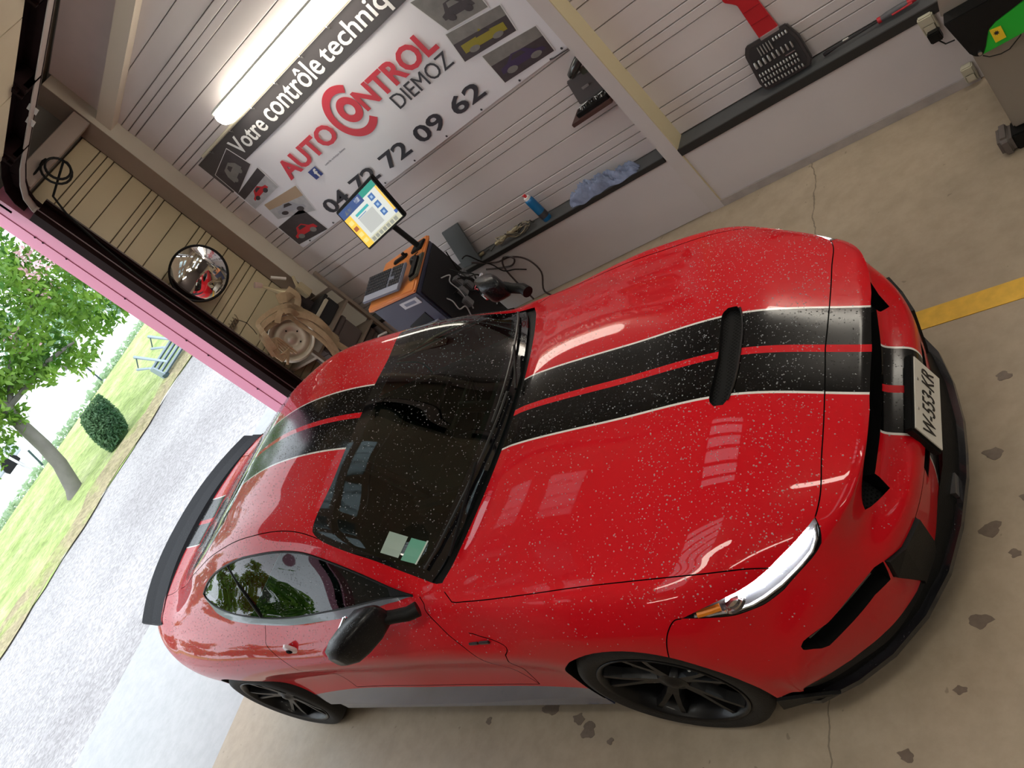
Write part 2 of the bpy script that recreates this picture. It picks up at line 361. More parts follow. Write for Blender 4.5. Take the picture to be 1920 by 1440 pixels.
_a = _n.new('ShaderNodeBsdfTranslucent'); _a.inputs[0].default_value = (.85, .9, .9, 1); _b2 = _n.new('ShaderNodeBsdfTransparent'); _b2.inputs[0].default_value = (.8, .85, .86, 1); _c = _n.new('ShaderNodeMixShader'); _c.inputs[0].default_value = .5
pane.node_tree.links.new(_a.outputs[0], _c.inputs[1]); pane.node_tree.links.new(_b2.outputs[0], _c.inputs[2]); pane.node_tree.links.new(_c.outputs[0], _n['Material Output'].inputs[0])
for k in range(5):
    xa = -5.30 + k * .62; xb = xa + .61
    zf = lambda x: 3.22 + (x + 5.45) * sl
    def slab(mb, x0, x1, y0, y1, th=.045, dz=0):
        mb.add([(x0, y0, zf(x0) + dz), (x1, y0, zf(x1) + dz), (x1, y1, zf(x1) + dz), (x0, y1, zf(x0) + dz), (x0, y0, zf(x0) + th + dz), (x1, y0, zf(x1) + th + dz), (x1, y1, zf(x1) + th + dz), (x0, y1, zf(x0) + th + dz)],
               [(0, 3, 2, 1), (4, 5, 6, 7), (0, 1, 5, 4), (1, 2, 6, 5), (2, 3, 7, 6), (3, 0, 4, 7)])
    wins = [(2.10, 2.80), (1.15, 1.85), (.2, .9)] if k in (1, 2) else []
    mb = MB(); ys_ = [-.85] + [v for w_ in wins[::-1] for v in w_] + [3.23]
    for q in range(0, len(ys_), 2): slab(mb, xa, xb, ys_[q], ys_[q + 1])
    wx0, wx1 = xa + .13, xa + .51
    for (a, b_) in wins: slab(mb, xa, wx0, a, b_); slab(mb, wx1, xb, a, b_)
    o = mb.build('door_section', dpm); o.parent = door; o.matrix_parent_inverse = DI
    for (a, b_) in wins:
        mb = MB(); slab(mb, wx0, wx1, a, b_, .006, .02); w_ = mb.build('door_window', pane, o)
cb = MB(); cp = [(-5.72, 3.40, 3.16), (-5.70, 3.50, 3.10)]
for i in range(34):
    a = 1.2 + i * 2 * PI / 18; r = .105 - .001 * i
    cp.append((-5.66 + .002 * i, 3.62 + r * math.cos(a), 3.01 + r * math.sin(a)))
cp += [(-5.72, 3.48, 2.93), (-5.74, 3.44, 2.8), (-5.755, 3.40, 2.5), (-5.75, 3.37, 2.2), (-5.75, 3.36, 1.2)]
tag(cb.tube(cp, .009, 6).build('coiled_cable', blackm, smooth=True), 'black cable looped up beside the top of the door track', 'cable')

# remaining walls and roof
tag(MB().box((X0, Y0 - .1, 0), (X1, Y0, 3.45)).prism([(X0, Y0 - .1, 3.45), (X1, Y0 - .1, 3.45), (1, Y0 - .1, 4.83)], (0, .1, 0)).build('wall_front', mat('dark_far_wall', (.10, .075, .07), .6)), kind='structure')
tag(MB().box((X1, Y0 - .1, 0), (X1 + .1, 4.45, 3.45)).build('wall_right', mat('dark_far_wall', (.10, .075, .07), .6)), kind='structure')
SKY = [(-4.8, -3.0), (-2.15, -1.1), (2.2, 3.0), (5.0, 6.0)]  # skylights behind the camera are added for general lighting
SY = [(2.2, 3.35), (-.9, 1.15)]
xs = sorted({X0 - .12, 1.0, X1 + .1} | {v for s_ in SKY for v in s_}); ys = sorted({Y0 - .1, 4.45} | {v for s_ in SY for v in s_})
mb = MB(); sky = []
for i in range(len(xs) - 1):
    for j in range(len(ys) - 1):
        a, b_ = xs[i], xs[i + 1]; c_, d_ = ys[j], ys[j + 1]
        if (a, b_) in SKY and (c_, d_) in SY: sky.append((a, b_, c_, d_)); continue
        mb.add([(a, c_, zroof(a)), (b_, c_, zroof(b_)), (b_, d_, zroof(b_)), (a, d_, zroof(a)), (a, c_, zroof(a) + .05), (b_, c_, zroof(b_) + .05), (b_, d_, zroof(b_) + .05), (a, d_, zroof(a) + .05)],
               [(0, 1, 2, 3), (7, 6, 5, 4), (0, 4, 5, 1), (1, 5, 6, 2), (2, 6, 7, 3), (3, 7, 4, 0)])
ceil = tag(mb.build('ceiling', roofm), kind='structure')
skm = bpy.data.materials.new('translucent_roof_sheet'); skm.use_nodes = True; nt = skm.node_tree; nn = nt.nodes
for x in list(nn): nn.remove(x)
o_ = nn.new('ShaderNodeOutputMaterial'); t1 = nn.new('ShaderNodeBsdfTranslucent'); t1.inputs[0].default_value = (.8, .85, .85, 1); t2 = nn.new('ShaderNodeBsdfTransparent'); t2.inputs[0].default_value = (.6, .65, .66, 1)
mx = nn.new('ShaderNodeMixShader'); mx.inputs[0].default_value = .35; nt.links.new(t1.outputs[0], mx.inputs[1]); nt.links.new(t2.outputs[0], mx.inputs[2]); nt.links.new(mx.outputs[0], o_.inputs[0])
for n_, (a, b_, c_, d_) in enumerate(sky):
    mb = MB(); N = 40
    for i in range(N + 1):
        y = c_ + (d_ - c_) * i / N; dz = .018 * math.sin(i * PI / 2.0) + .03
        mb.v += [(a, y, zroof(a) + dz), (b_, y, zroof(b_) + dz)]
    for i in range(N): mb.f.append((2 * i, 2 * i + 1, 2 * i + 3, 2 * i + 2)); mb.mi.append(0)
    mb.build('window_%d' % (n_ + 1), skm, smooth='all', norm=False); bpy.data.objects['window_%d' % (n_ + 1)]['kind'] = 'structure'
mb = MB()
for (a, b_, c_, d_) in sky:
    y = c_ + .12
    while y < d_ - .05:
        mb.add([(a, y, zroof(a) - .01), (b_, y, zroof(b_) - .01), (b_, y + .05, zroof(b_) - .01), (a, y + .05, zroof(a) - .01), (a, y, zroof(a) + .02), (b_, y, zroof(b_) + .02), (b_, y + .05, zroof(b_) + .02), (a, y + .05, zroof(a) + .02)], [(0, 1, 2, 3), (7, 6, 5, 4), (0, 4, 5, 1), (1, 5, 6, 2), (2, 6, 7, 3), (3, 7, 4, 0)]); y += .22
tag(mb.build('trim_30', brownm), kind='structure')
for x in (-3.0, .0, 3.0, 6.0):
    tag(MB().box((x - .06, Y0, zroof(x) - .22), (x + .06, 4.3, zroof(x) - .02)).build('trim_%d' % (10 + int(x)), brownm), kind='structure')

# fluorescent fixtures
lampm = mat('lit_diffuser', (1, 1, 1), .4, emit=TUBE_COL, es=TUBE_E); lampw_ = mat('lit_diffuser_wall', (1, 1, 1), .4, emit=TUBE_COL, es=TUBE_E * .5)
lamph = mat('lamp_housing', (.7, .7, .66), .4)
def fixture(x, y, z, L, label, horizontal=True, ang=0):
    t = empty('fluorescent_lamp', (x, y, z), ang, label, 'lamp', 'fluorescent lamps under the roof')
    n = 18; r = .088
    prof = [(r * math.cos(a), r * math.sin(a) * .9) for a in [PI - .5 + (PI + 1.0) * k / n for k in range(n + 1)]]
    mb = MB(); xs_ = [-L / 2, -L / 2 + .02, -L / 2 + .06, L / 2 - .06, L / 2 - .02, L / 2]; sc = [.55, .85, 1, 1, .85, .55]
    for xx, s_ in zip(xs_, sc): mb.v += [(xx, p[0] * s_, p[1] * s_) for p in prof]
    m_ = n + 1
    for i in range(5):
        for k in range(n): mb.f.append((i * m_ + k, i * m_ + k + 1, (i + 1) * m_ + k + 1, (i + 1) * m_ + k)); mb.mi.append(0)
    mb.f += [tuple(range(m_)), tuple(range(5 * m_, 6 * m_))]; mb.mi += [0, 0]
    o = mb.build('diffuser', lampw_ if horizontal else lampm, t, smooth=True)
    MB().box((-L / 2, -.06, .036), (L / 2, .06, .07)).build('housing', lamph, t, bevel=.01, seg=2)
    return t
f1 = fixture(-3.93, 4.16, 2.44, 1.56, 'glowing fluorescent lamp mounted above the banner on the cladded wall', True)
f2 = fixture(-.3, 4.12, 2.75, 1.56, 'glowing fluorescent lamp farther right along the cladded wall', False)
for (x, y, lb) in ((-1.4, .2, 'over the car roof'), (1.2, -1.8, 'behind the camera on the near side'), (1.2, 1.8, 'in front of the car on the wall side'), (4.6, -1.0, 'deep in the workshop on the near side'), (4.6, 2.6, 'deep in the workshop on the wall side'), (-2.0, -2.9, 'near the opposite wall')):  # unseen lamps added to fill the workshop with light
    fixture(x, y, zroof(x) - .45, 1.56, 'unseen fill lamp added under the roof ' + lb, False)

# ------------------------------------------------------------------ yard
def ground_mat(name, cols, sc, rough=.9, bump=.6, sc2=60, b2=.02):
    m = bpy.data.materials.new(name); m.use_nodes = True; nt = m.node_tree; b = nt.nodes['Principled BSDF']; b.inputs['Roughness'].default_value = rough
    tc = nt.nodes.new('ShaderNodeTexCoord'); o = tc.outputs['Object']
    n1 = tex(nt, 'ShaderNodeTexNoise', sc, o, Detail=6); n2 = tex(nt, 'ShaderNodeTexVoronoi', sc2, o, voronoi_dimensions='2D')
    r = ramp(nt, n1.outputs['Fac'], [(.3, cols[0]), (.5, cols[1]), (.7, cols[2])])
    vv = ramp(nt, n2.outputs['Color'], [(.1, (.72, .72, .72)), (.9, (1.2, 1.2, 1.2))])
    nt.links.new(mixc(nt, 1.0, r.outputs[0], vv.outputs[0], 'MULTIPLY'), b.inputs['Base Color'])
    bp = nt.nodes.new('ShaderNodeBump'); bp.inputs['Strength'].default_value = bump; bp.inputs['Distance'].default_value = b2
    nt.links.new(n2.outputs['Distance'], bp.inputs['Height']); nt.links.new(bp.outputs[0], b.inputs['Normal'])
    return m
gravm = ground_mat('gravel', ((.27, .255, .26), (.35, .335, .34), (.42, .40, .405)), .35, sc2=34, bump=.35, b2=.01)
grassm = ground_mat('mown_grass', ((.24, .33, .08), (.36, .44, .15), (.47, .51, .24)), 1.3, sc2=14)
fieldm = ground_mat('pale_field', ((.65, .7, .66), (.75, .78, .76), (.8, .8, .8)), .1, sc2=1)
mb = MB(); mb.add([(-14.6, -20, -.02), (-8.6, -20, -.02), (-8.6, 30, -.02), (-14.2, 30, -.02)], [(0, 1, 2, 3)]); tag(mb.build('gravel_yard', gravm), kind='structure')
mb = MB(); nx, ny = 30, 60; rnd = random.Random(4)
for i in range(nx + 1):
    for j in range(ny + 1):
        x = -14.35 - i * .33 + (.12 * math.sin(j * 1.7) if i == 0 else 0); y = -12 + j * .65
        mb.v.append((x, y, -.01 + .05 * min(i, 3) / 3 + rnd.uniform(-.012, .012) - (max(0, i - 24) * .04)))
for i in range(nx):
    for j in range(ny): a = i * (ny + 1) + j; mb.f.append((a, a + 1, a + ny + 2, a + ny + 1)); mb.mi.append(0)
tag(mb.build('grass_lawn', grassm, smooth='all'), kind='structure')
mb = MB()
for j in range(80): y_ = -8 + j * .4; mb.v += [(-14.28 + .10 * math.sin(j * 1.3), y_, .004), (-14.95 + .22 * math.sin(j * .9) + .1 * math.sin(j * 2.3), y_, .075)]
for j in range(79): mb.f.append((2 * j, 2 * j + 1, 2 * j + 3, 2 * j + 2)); mb.mi.append(0)
tag(mb.build('dirt_verge', ground_mat('bare_earth', ((.24, .22, .10), (.36, .30, .18), (.28, .34, .10)), 1.6, sc2=22), smooth='all', norm=True), kind='structure')
mb = MB(); mb.add([(-200, -150, -.9), (-24, -150, -.35), (-24, 200, -.35), (-200, 200, -.9)], [(0, 1, 2, 3)]); tag(mb.build('far_field', fieldm), kind='structure')

# leaves / foliage: leaf blades scattered in clumps, one mesh each
def leafmat(name, c1, c2):
    m = bpy.data.materials.new(name); m.use_nodes = True; nt = m.node_tree; b = nt.nodes['Principled BSDF']; b.inputs['Roughness'].default_value = .45
    tc = nt.nodes.new('ShaderNodeTexCoord'); n1 = tex(nt, 'ShaderNodeTexNoise', 1.7, tc.outputs['Object'], Detail=3)
    r = ramp(nt, n1.outputs['Fac'], [(.35, c1), (.65, c2)]); nt.links.new(r.outputs[0], b.inputs['Base Color'])
    t = nt.nodes.new('ShaderNodeBsdfTranslucent'); nt.links.new(r.outputs[0], t.inputs[0]); mx = nt.nodes.new('ShaderNodeMixShader'); mx.inputs[0].default_value = .45
    nt.links.new(b.outputs[0], mx.inputs[1]); nt.links.new(t.outputs[0], mx.inputs[2]); nt.links.new(mx.outputs[0], nt.nodes['Material Output'].inputs[0])
    return m
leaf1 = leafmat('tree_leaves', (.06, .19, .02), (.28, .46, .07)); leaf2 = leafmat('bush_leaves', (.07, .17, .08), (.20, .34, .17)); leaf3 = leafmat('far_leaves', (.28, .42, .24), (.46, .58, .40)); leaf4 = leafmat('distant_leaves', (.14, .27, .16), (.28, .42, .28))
pinkl = mat('blossom_pink', (.75, .45, .50), .6)
def foliage(name, m, centre_fn, n, size, parent, seed, label=None):
    rg = np.random.RandomState(seed); P = centre_fn(rg, n)
    d1 = rg.normal(size=(n, 3)); d1 /= np.linalg.norm(d1, axis=1)[:, None]; d2 = np.cross(d1, rg.normal(size=(n, 3))); d2 /= np.linalg.norm(d2, axis=1)[:, None]
    s_ = (size * rg.uniform(.6, 1.3, n))[:, None]
    V = np.stack([P - d1 * s_, P + d2 * s_ * .42 - d1 * s_ * .2, P + d1 * s_, P - d2 * s_ * .42 - d1 * s_ * .2], 1).reshape(-1, 3)
    me = bpy.data.meshes.new(name); me.from_pydata(V.tolist(), [], [tuple(range(4 * i, 4 * i + 4)) for i in range(n)]); me.update()
    o = link(name, me, m, parent)
    if label: tag(o, label)
    o['kind'] = 'stuff'; return o
def clumps(cs, jit):
    def f(rg, n):
        c = np.array([k[:3] for k in cs]); r = np.array([k[3] for k in cs]); w = r ** 2 / (r ** 2).sum()
        i = rg.choice(len(cs), n, p=w); d = rg.normal(size=(n, 3)); d /= np.linalg.norm(d, axis=1)[:, None]
        sub = rg.normal(size=(len(cs), 9, 3)); sub /= np.linalg.norm(sub, axis=2)[:, :, None]
        k = rg.randint(0, 9, n); q = sub[i, k] * r[i][:, None] * .75 + d * (r[i] * .42 * rg.uniform(.5, 1, n))[:, None]
        return c[i] + q + rg.normal(size=(n, 3)) * jit
    return f

# ================================================================== THE CAR
# surface cage: 18 stations nose-to-tail, 10 rails centre-to-sill; rows of (forward of front axle, half width, height)
CG=[
[(0.85,0,0.17),(0.85,0.2,0.17),(0.83,0.38,0.17),(0.78,0.54,0.17),(0.69,0.69,0.18),(0.59,0.77,0.19),(0.5,0.83,0.2),(0.46,0.852,0.21),(0.44,0.86,0.22),(0.42,0.865,0.24)],
[(0.905,0,0.35),(0.9,0.2,0.35),(0.875,0.38,0.35),(0.82,0.54,0.35),(0.735,0.68,0.345),(0.63,0.785,0.35),(0.54,0.855,0.33),(0.49,0.882,0.31),(0.46,0.89,0.29),(0.44,0.885,0.25)],
[(0.915,0,0.485),(0.912,0.2,0.485),(0.89,0.38,0.485),(0.84,0.53,0.485),(0.755,0.67,0.48),(0.66,0.775,0.46),(0.56,0.855,0.44),(0.5,0.89,0.4),(0.46,0.9,0.34),(0.44,0.89,0.26)],
[(0.835,0,0.545),(0.835,0.2,0.545),(0.82,0.38,0.55),(0.8,0.51,0.57),(0.755,0.645,0.585),(0.67,0.75,0.565),(0.57,0.835,0.52),(0.5,0.88,0.46),(0.46,0.905,0.38),(0.44,0.895,0.27)],
[(0.895,0,0.735),(0.893,0.2,0.735),(0.872,0.38,0.728),(0.825,0.52,0.712),(0.72,0.655,0.69),(0.6,0.755,0.655),(0.52,0.83,0.58),(0.47,0.88,0.51),(0.44,0.91,0.42),(0.42,0.9,0.28)],
[(0.53,0,0.905),(0.53,0.19,0.905),(0.52,0.38,0.89),(0.5,0.58,0.86),(0.44,0.72,0.83),(0.38,0.82,0.8),(0.36,0.885,0.71),(0.36,0.92,0.6),(0.38,0.93,0.46),(0.38,0.92,0.29)],
[(0.06,0,0.96),(0.06,0.19,0.96),(0.05,0.38,0.95),(0.04,0.6,0.92),(0.01,0.745,0.89),(-0.01,0.84,0.88),(-0.01,0.915,0.79),(0,0.945,0.64),(0,0.945,0.48),(0,0.93,0.29)],
[(-0.43,0,1),(-0.43,0.19,1),(-0.45,0.4,0.99),(-0.5,0.62,0.965),(-0.54,0.745,0.93),(-0.54,0.82,0.905),(-0.52,0.885,0.82),(-0.5,0.925,0.74),(-0.48,0.895,0.5),(-0.45,0.9,0.27)],
[(-0.53,0,0.995),(-0.54,0.2,0.995),(-0.59,0.43,0.985),(-0.68,0.655,0.965),(-0.74,0.75,0.955),(-0.76,0.8,0.935),(-0.74,0.882,0.86),(-0.72,0.926,0.765),(-0.7,0.885,0.52),(-0.68,0.895,0.26)],
[(-0.88,0,1.165),(-0.885,0.19,1.165),(-0.92,0.385,1.155),(-0.965,0.635,1.14),(-1.03,0.7,1.1),(-1.06,0.81,0.95),(-1.03,0.886,0.875),(-1,0.93,0.775),(-1,0.88,0.54),(-1,0.9,0.25)],
[(-1.205,0,1.305),(-1.21,0.18,1.303),(-1.24,0.35,1.29),(-1.3,0.565,1.275),(-1.38,0.635,1.23),(-1.4,0.815,0.965),(-1.38,0.89,0.885),(-1.35,0.935,0.785),(-1.35,0.882,0.55),(-1.35,0.905,0.25)],
[(-1.68,0,1.378),(-1.68,0.18,1.375),(-1.69,0.36,1.36),(-1.71,0.56,1.34),(-1.73,0.63,1.285),(-1.75,0.81,0.975),(-1.75,0.893,0.9),(-1.75,0.942,0.8),(-1.75,0.875,0.56),(-1.75,0.905,0.25)],
[(-2.15,0,1.34),(-2.15,0.18,1.338),(-2.15,0.35,1.33),(-2.15,0.54,1.305),(-2.15,0.61,1.26),(-2.15,0.785,1.02),(-2.15,0.893,0.925),(-2.15,0.946,0.79),(-2.15,0.88,0.56),(-2.15,0.9,0.26)],
[(-2.7,0,1.195),(-2.7,0.18,1.193),(-2.7,0.34,1.19),(-2.68,0.515,1.18),(-2.64,0.58,1.15),(-2.6,0.73,1.03),(-2.62,0.87,0.94),(-2.68,0.938,0.79),(-2.72,0.905,0.52),(-2.72,0.9,0.28)],
[(-3.27,0,1.035),(-3.27,0.18,1.035),(-3.26,0.34,1.033),(-3.22,0.49,1.028),(-3.16,0.58,1.02),(-3.1,0.71,1),(-3.1,0.82,0.92),(-3.12,0.89,0.78),(-3.12,0.875,0.55),(-3.12,0.86,0.3)],
[(-3.64,0,1.01),(-3.64,0.18,1.01),(-3.63,0.34,1.005),(-3.6,0.49,0.995),(-3.54,0.6,0.98),(-3.46,0.7,0.95),(-3.38,0.79,0.88),(-3.32,0.845,0.76),(-3.3,0.83,0.56),(-3.28,0.85,0.33)],
[(-3.74,0,0.74),(-3.74,0.18,0.74),(-3.73,0.34,0.735),(-3.7,0.49,0.73),(-3.63,0.6,0.71),(-3.54,0.69,0.68),(-3.46,0.76,0.64),(-3.4,0.805,0.6),(-3.36,0.82,0.52),(-3.32,0.81,0.36)],
[(-3.7,0,0.35),(-3.7,0.18,0.35),(-3.69,0.34,0.35),(-3.66,0.49,0.35),(-3.6,0.6,0.35),(-3.52,0.69,0.35),(-3.44,0.745,0.36),(-3.38,0.775,0.38),(-3.36,0.785,0.38),(-3.34,0.785,0.37)],
]
CG=np.array(CG,float)   # [station, lateral, 3]
def interp(P,n,axis,crease=None):
    """non-uniform cubic hermite along axis, n subdivisions per span"""
    P=np.moveaxis(P,axis,0); K=P.shape[0]
    d=np.linalg.norm(np.diff(P,axis=0),axis=-1)  # K-1, M
    d=np.maximum(d,1e-4)**.8
    s=(P[1:]-P[:-1])/d[...,None]
    T=np.zeros_like(P)
    w0=d[1:];w1=d[:-1]
    T[1:-1]=(s[:-1]*w0[...,None]+s[1:]*w1[...,None])/(w0+w1)[...,None]
    T[0]=s[0];T[-1]=s[-1]
    TL=T.copy();TR=T.copy()
    if crease is not None:
        k0,w=crease
        TR[k0]=T[k0]*(1-w)+s[k0]*w; TL[k0]=T[k0]*(1-w)+s[k0-1]*w
    out=[]
    for k in range(K-1):
        for t in np.arange(n[k])/n[k]:
            h00=2*t**3-3*t**2+1;h10=t**3-2*t**2+t;h01=-2*t**3+3*t**2;h11=t**3-t**2
            out.append(h00*P[k]+h10*d[k][...,None]*TR[k]+h01*P[k+1]+h11*d[k][...,None]*TL[k+1])
    out.append(P[-1])
    return np.moveaxis(np.array(out),0,axis)
dropm = bpy.data.materials.new('water_drop'); dropm.use_nodes = True; nt = dropm.node_tree
_b = nt.nodes['Principled BSDF']; _b.inputs['Base Color'].default_value = (.75, .78, .8, 1); _b.inputs['Roughness'].default_value = .06; _b.inputs['Specular IOR Level'].default_value = .8  # pale, partly opaque colour stands in for lamp glints on the drops
_t = nt.nodes.new('ShaderNodeBsdfTransparent'); _m = nt.nodes.new('ShaderNodeMixShader'); _f = nt.nodes.new('ShaderNodeFresnel'); _f.inputs[0].default_value = 1.33
nt.links.new(math_(nt, 'ADD', _f.outputs[0], .32, True), _m.inputs[0]); nt.links.new(_t.outputs[0], _m.inputs[1]); nt.links.new(_b.outputs[0], _m.inputs[2]); nt.links.new(_m.outputs[0], nt.nodes['Material Output'].inputs[0])
FX, YC = -1.8652, 1.87
KU, KV = 10, 9
_C = np.concatenate([CG[:, 1:2] * np.array([1, -1, 1]), CG], 1)
_A = interp(_C, [KU] * 17, 0, (4, np.array([1, 1, 1, 1, .9, .5, .15, 0, 0, 0, 0])[:, None]))
G = interp(_A, [1] + [KV] * 9, 1)[:, 1:]
G[:, 0, 1] = 0
NU, NV = G.shape[:2]
GU = np.gradient(G, axis=0); GV = np.gradient(G, axis=1)
GV[:, 0] = np.array([0, 1, 0]) * np.abs(GV[:, 0, 1:2]) + 0
GN = np.cross(GV, GU); GN /= np.maximum(np.linalg.norm(GN, axis=2, keepdims=True), 1e-9)
if GN[60, 5, 2] < 0: GN = -GN
GN[:, 0, 1] = 0
def _bil(A, u, v):
    a = min(max(u * KU, 0), NU - 1.0001); b = min(max(v * KV, 0), NV - 1.0001); i, j = int(a), int(b); a -= i; b -= j
    return (A[i, j] * (1 - a) + A[i + 1, j] * a) * (1 - b) + (A[i, j + 1] * (1 - a) + A[i + 1, j + 1] * a) * b
def SP(u, v): return _bil(G, u, v)
def SN(u, v): n = _bil(GN, u, v); return n / np.linalg.norm(n)
# triangle soup with attributes [x,y,z,nx,ny,nz,u,v]
uu, vv = np.meshgrid(np.arange(NU) / KU, np.arange(NV) / KV, indexing='ij')
VERT = [list(r) for r in np.concatenate([G, GN, uu[..., None], vv[..., None]], 2).reshape(-1, 8)]
TRI = []
for i in range(NU - 1):
    for j in range(NV - 1):
        a = i * NV + j; TRI += [(a, a + NV, a + NV + 1), (a, a + NV + 1, a + 1)]
def _split(idx, dist):
    """split triangles idx where the per-vertex function dist changes sign"""
    global TRI
    cache = {}; add = []; rem = set()
    def mid(a, b, da, db):
        k = (a, b) if a < b else (b, a)
        if k not in cache:
            t = da / (da - db); VERT.append([x + (y - x) * t for x, y in zip(VERT[a], VERT[b])]); cache[k] = len(VERT) - 1
        return cache[k]
    E = 1e-6
    for q in idx:
        t = TRI[q]; d = [dist[v] if not isinstance(dist, type(lambda: 0)) else dist(v) for v in t]
        sg = [0 if abs(x) < E else (1 if x > 0 else -1) for x in d]
        if not (1 in sg and -1 in sg): continue
        rem.add(q)
        if 0 in sg:
            k = sg.index(0); a, b, c = t[k], t[(k + 1) % 3], t[(k + 2) % 3]; db, dc = d[(k + 1) % 3], d[(k + 2) % 3]
            m = mid(b, c, db, dc); add += [(a, b, m), (a, m, c)]
        else:
            k = [i for i in range(3) if sg.count(sg[i]) == 1][0]; a, b, c = t[k], t[(k + 1) % 3], t[(k + 2) % 3]; da, db, dc = d[k], d[(k + 1) % 3], d[(k + 2) % 3]
            m = mid(a, b, da, db); n = mid(a, c, da, dc); add += [(a, m, n), (m, b, c), (m, c, n)]
    if rem:
        TRI = [t for i, t in enumerate(TRI) if i not in rem] + add
def cut_attr(k, val, sel=None):
    d = lambda v: VERT[v][k] - val
    A = np.array([r[k] for r in VERT]) - val; T = np.array(TRI); s_ = A[T]
    idx = np.where((s_.max(1) > 1e-6) & (s_.min(1) < -1e-6))[0]
    _split(idx, d)
def cut_seg(p, q):
    p = np.array(p, float); q = np.array(q, float); L = np.linalg.norm(q - p)
    if L < 1e-5: return
    d = (q - p) / L; n = np.array([-d[1], d[0]])
    UV = np.array([r[6:8] for r in VERT]) if cut_seg.uv is None or len(cut_seg.uv) != len(VERT) else cut_seg.uv
    cut_seg.uv = UV
    T = np.array(TRI); P = UV[T] - p; s_ = P @ n; t_ = P @ d
    m = (s_.max(1) > 1e-6) & (s_.min(1) < -1e-6) & (t_.max(1) > -1e-6) & (t_.min(1) < L + 1e-6)
    idx = np.where(m)[0]; keep = []
    for i in idx:
        ts = []
        for a, b in ((0, 1), (1, 2), (2, 0)):
            sa, sb = s_[i, a], s_[i, b]
            if (sa > 0) != (sb > 0): k = sa / (sa - sb); ts.append(t_[i, a] + (t_[i, b] - t_[i, a]) * k)
        if ts and max(ts) > 1e-6 and min(ts) < L - 1e-6: keep.append(i)
    _split(keep, lambda v: (VERT[v][6] - p[0]) * n[0] + (VERT[v][7] - p[1]) * n[1])
cut_seg.uv = None
def cut_poly(pts, closed=False):
    pts = list(pts) + ([pts[0]] if closed else [])
    for a, b in zip(pts, pts[1:]): cut_seg(a, b)
def spl(pts, n=4):
    """Catmull-Rom through uv points"""
    P = [np.array(p, float) for p in pts]; out = []
    for i in range(len(P) - 1):
        p0 = P[i - 1] if i else 2 * P[0] - P[1]; p1, p2 = P[i], P[i + 1]; p3 = P[i + 2] if i + 2 < len(P) else 2 * P[-1] - P[-2]
        for k in range(n):
            t = k / n; out.append(tuple(.5 * ((2 * p1) + (p2 - p0) * t + (2 * p0 - 5 * p1 + 4 * p2 - p3) * t * t + (3 * p1 - p0 - 3 * p2 + p3) * t ** 3)))
    out.append(tuple(P[-1])); return out
def inside(poly, P):
    P = np.asarray(P); x, y = P[:, 0], P[:, 1]; r = np.zeros(len(P), bool); n = len(poly)
    for i in range(n):
        (xa, ya), (xb, yb) = poly[i], poly[(i + 1) % n]
        c = (ya > y) != (yb > y)
        with np.errstate(divide='ignore', invalid='ignore'): r ^= c & (x < (xb - xa) * (y - ya) / (yb - ya + 1e-30) + xa)
    return r

# --- outlines in (u, v)
hood_front = spl([(4.34, 0), (4.322, 1.04), (4.288, 2.2), (4.243, 2.9), (4.205, 3.345)])
lamp_in = spl([(4.205, 3.345), (4.248, 3.802), (4.295, 4.14), (4.318, 4.451)], 3) + spl([(4.318, 4.451), (4.345, 4.62), (4.40, 4.823), (4.528, 5.038), (4.753, 5.265), (4.986, 5.48), (5.093, 5.611)], 3)[1:]
lamp_out = spl([(4.205, 3.345), (4.10, 3.60), (4.005, 3.87), (3.955, 4.08), (3.950, 4.40), (3.985, 4.905), (4.111, 5.303), (4.251, 5.494), (4.508, 5.66), (4.823, 5.65), (5.093, 5.611)])
hood_side = spl([(4.318, 4.451), (4.614, 4.411), (5.231, 4.422), (5.917, 4.438), (6.345, 4.534), (7.0, 4.68), (7.20, 4.72)]) + [(7.30, 4.70), (7.361, 4.541)]
hood_rear = spl([(7.361, 4.541), (7.55, 4.1), (7.69, 3.73), (7.67, 3.3), (7.65, 2.4), (7.64, 1.6), (7.62, .8), (7.62, 0)])
ws_low = spl([(7.97, 0), (7.97, 1.5), (7.98, 3.0), (8.0, 3.68)])
ws_side = spl([(8.0, 3.68), (8.3, 3.52), (8.87, 3.40), (9.45, 3.36), (9.70, 3.27), (9.86, 3.06), (9.93, 2.76), (9.96, 2.2), (10.0, 1.0), (10.0, 0)], 5)
win_bot = spl([(8.212, 4.421), (8.593, 4.60), (9.379, 4.82), (10.348, 4.90), (11.474, 4.92), (12.074, 4.88), (12.55, 4.76), (12.80, 4.55), (12.857, 4.40)], 5)
win_top = spl([(12.857, 4.40), (12.60, 4.25), (12.2, 4.13), (11.505, 4.03), (10.615, 3.97), (10.071, 3.99), (9.656, 4.02), (9.136, 4.08), (8.718, 4.20), (8.212, 4.421)], 5)
belt = [(u, v + .16 * min(1, (u - 8.15) * 3, (12.95 - u) * 3)) for u, v in win_bot]
bp_l = [(11.60, 4.03), (11.45, 4.92)]
bp_r = [(11.68, 4.03), (11.53, 4.92)]
arch_f = [(5.025, 9.0), (5.025, 8.887), (5.034, 8.441), (5.09, 8.029), (5.166, 7.586), (5.276, 7.188), (5.425, 6.846), (5.597, 6.601), (5.784, 6.478), (5.986, 6.482), (6.148, 6.608), (6.299, 6.858), (6.437, 7.183), (6.557, 7.493), (6.656, 7.804), (6.734, 8.133), (6.788, 8.482), (6.811, 8.834), (6.811, 9.0)]
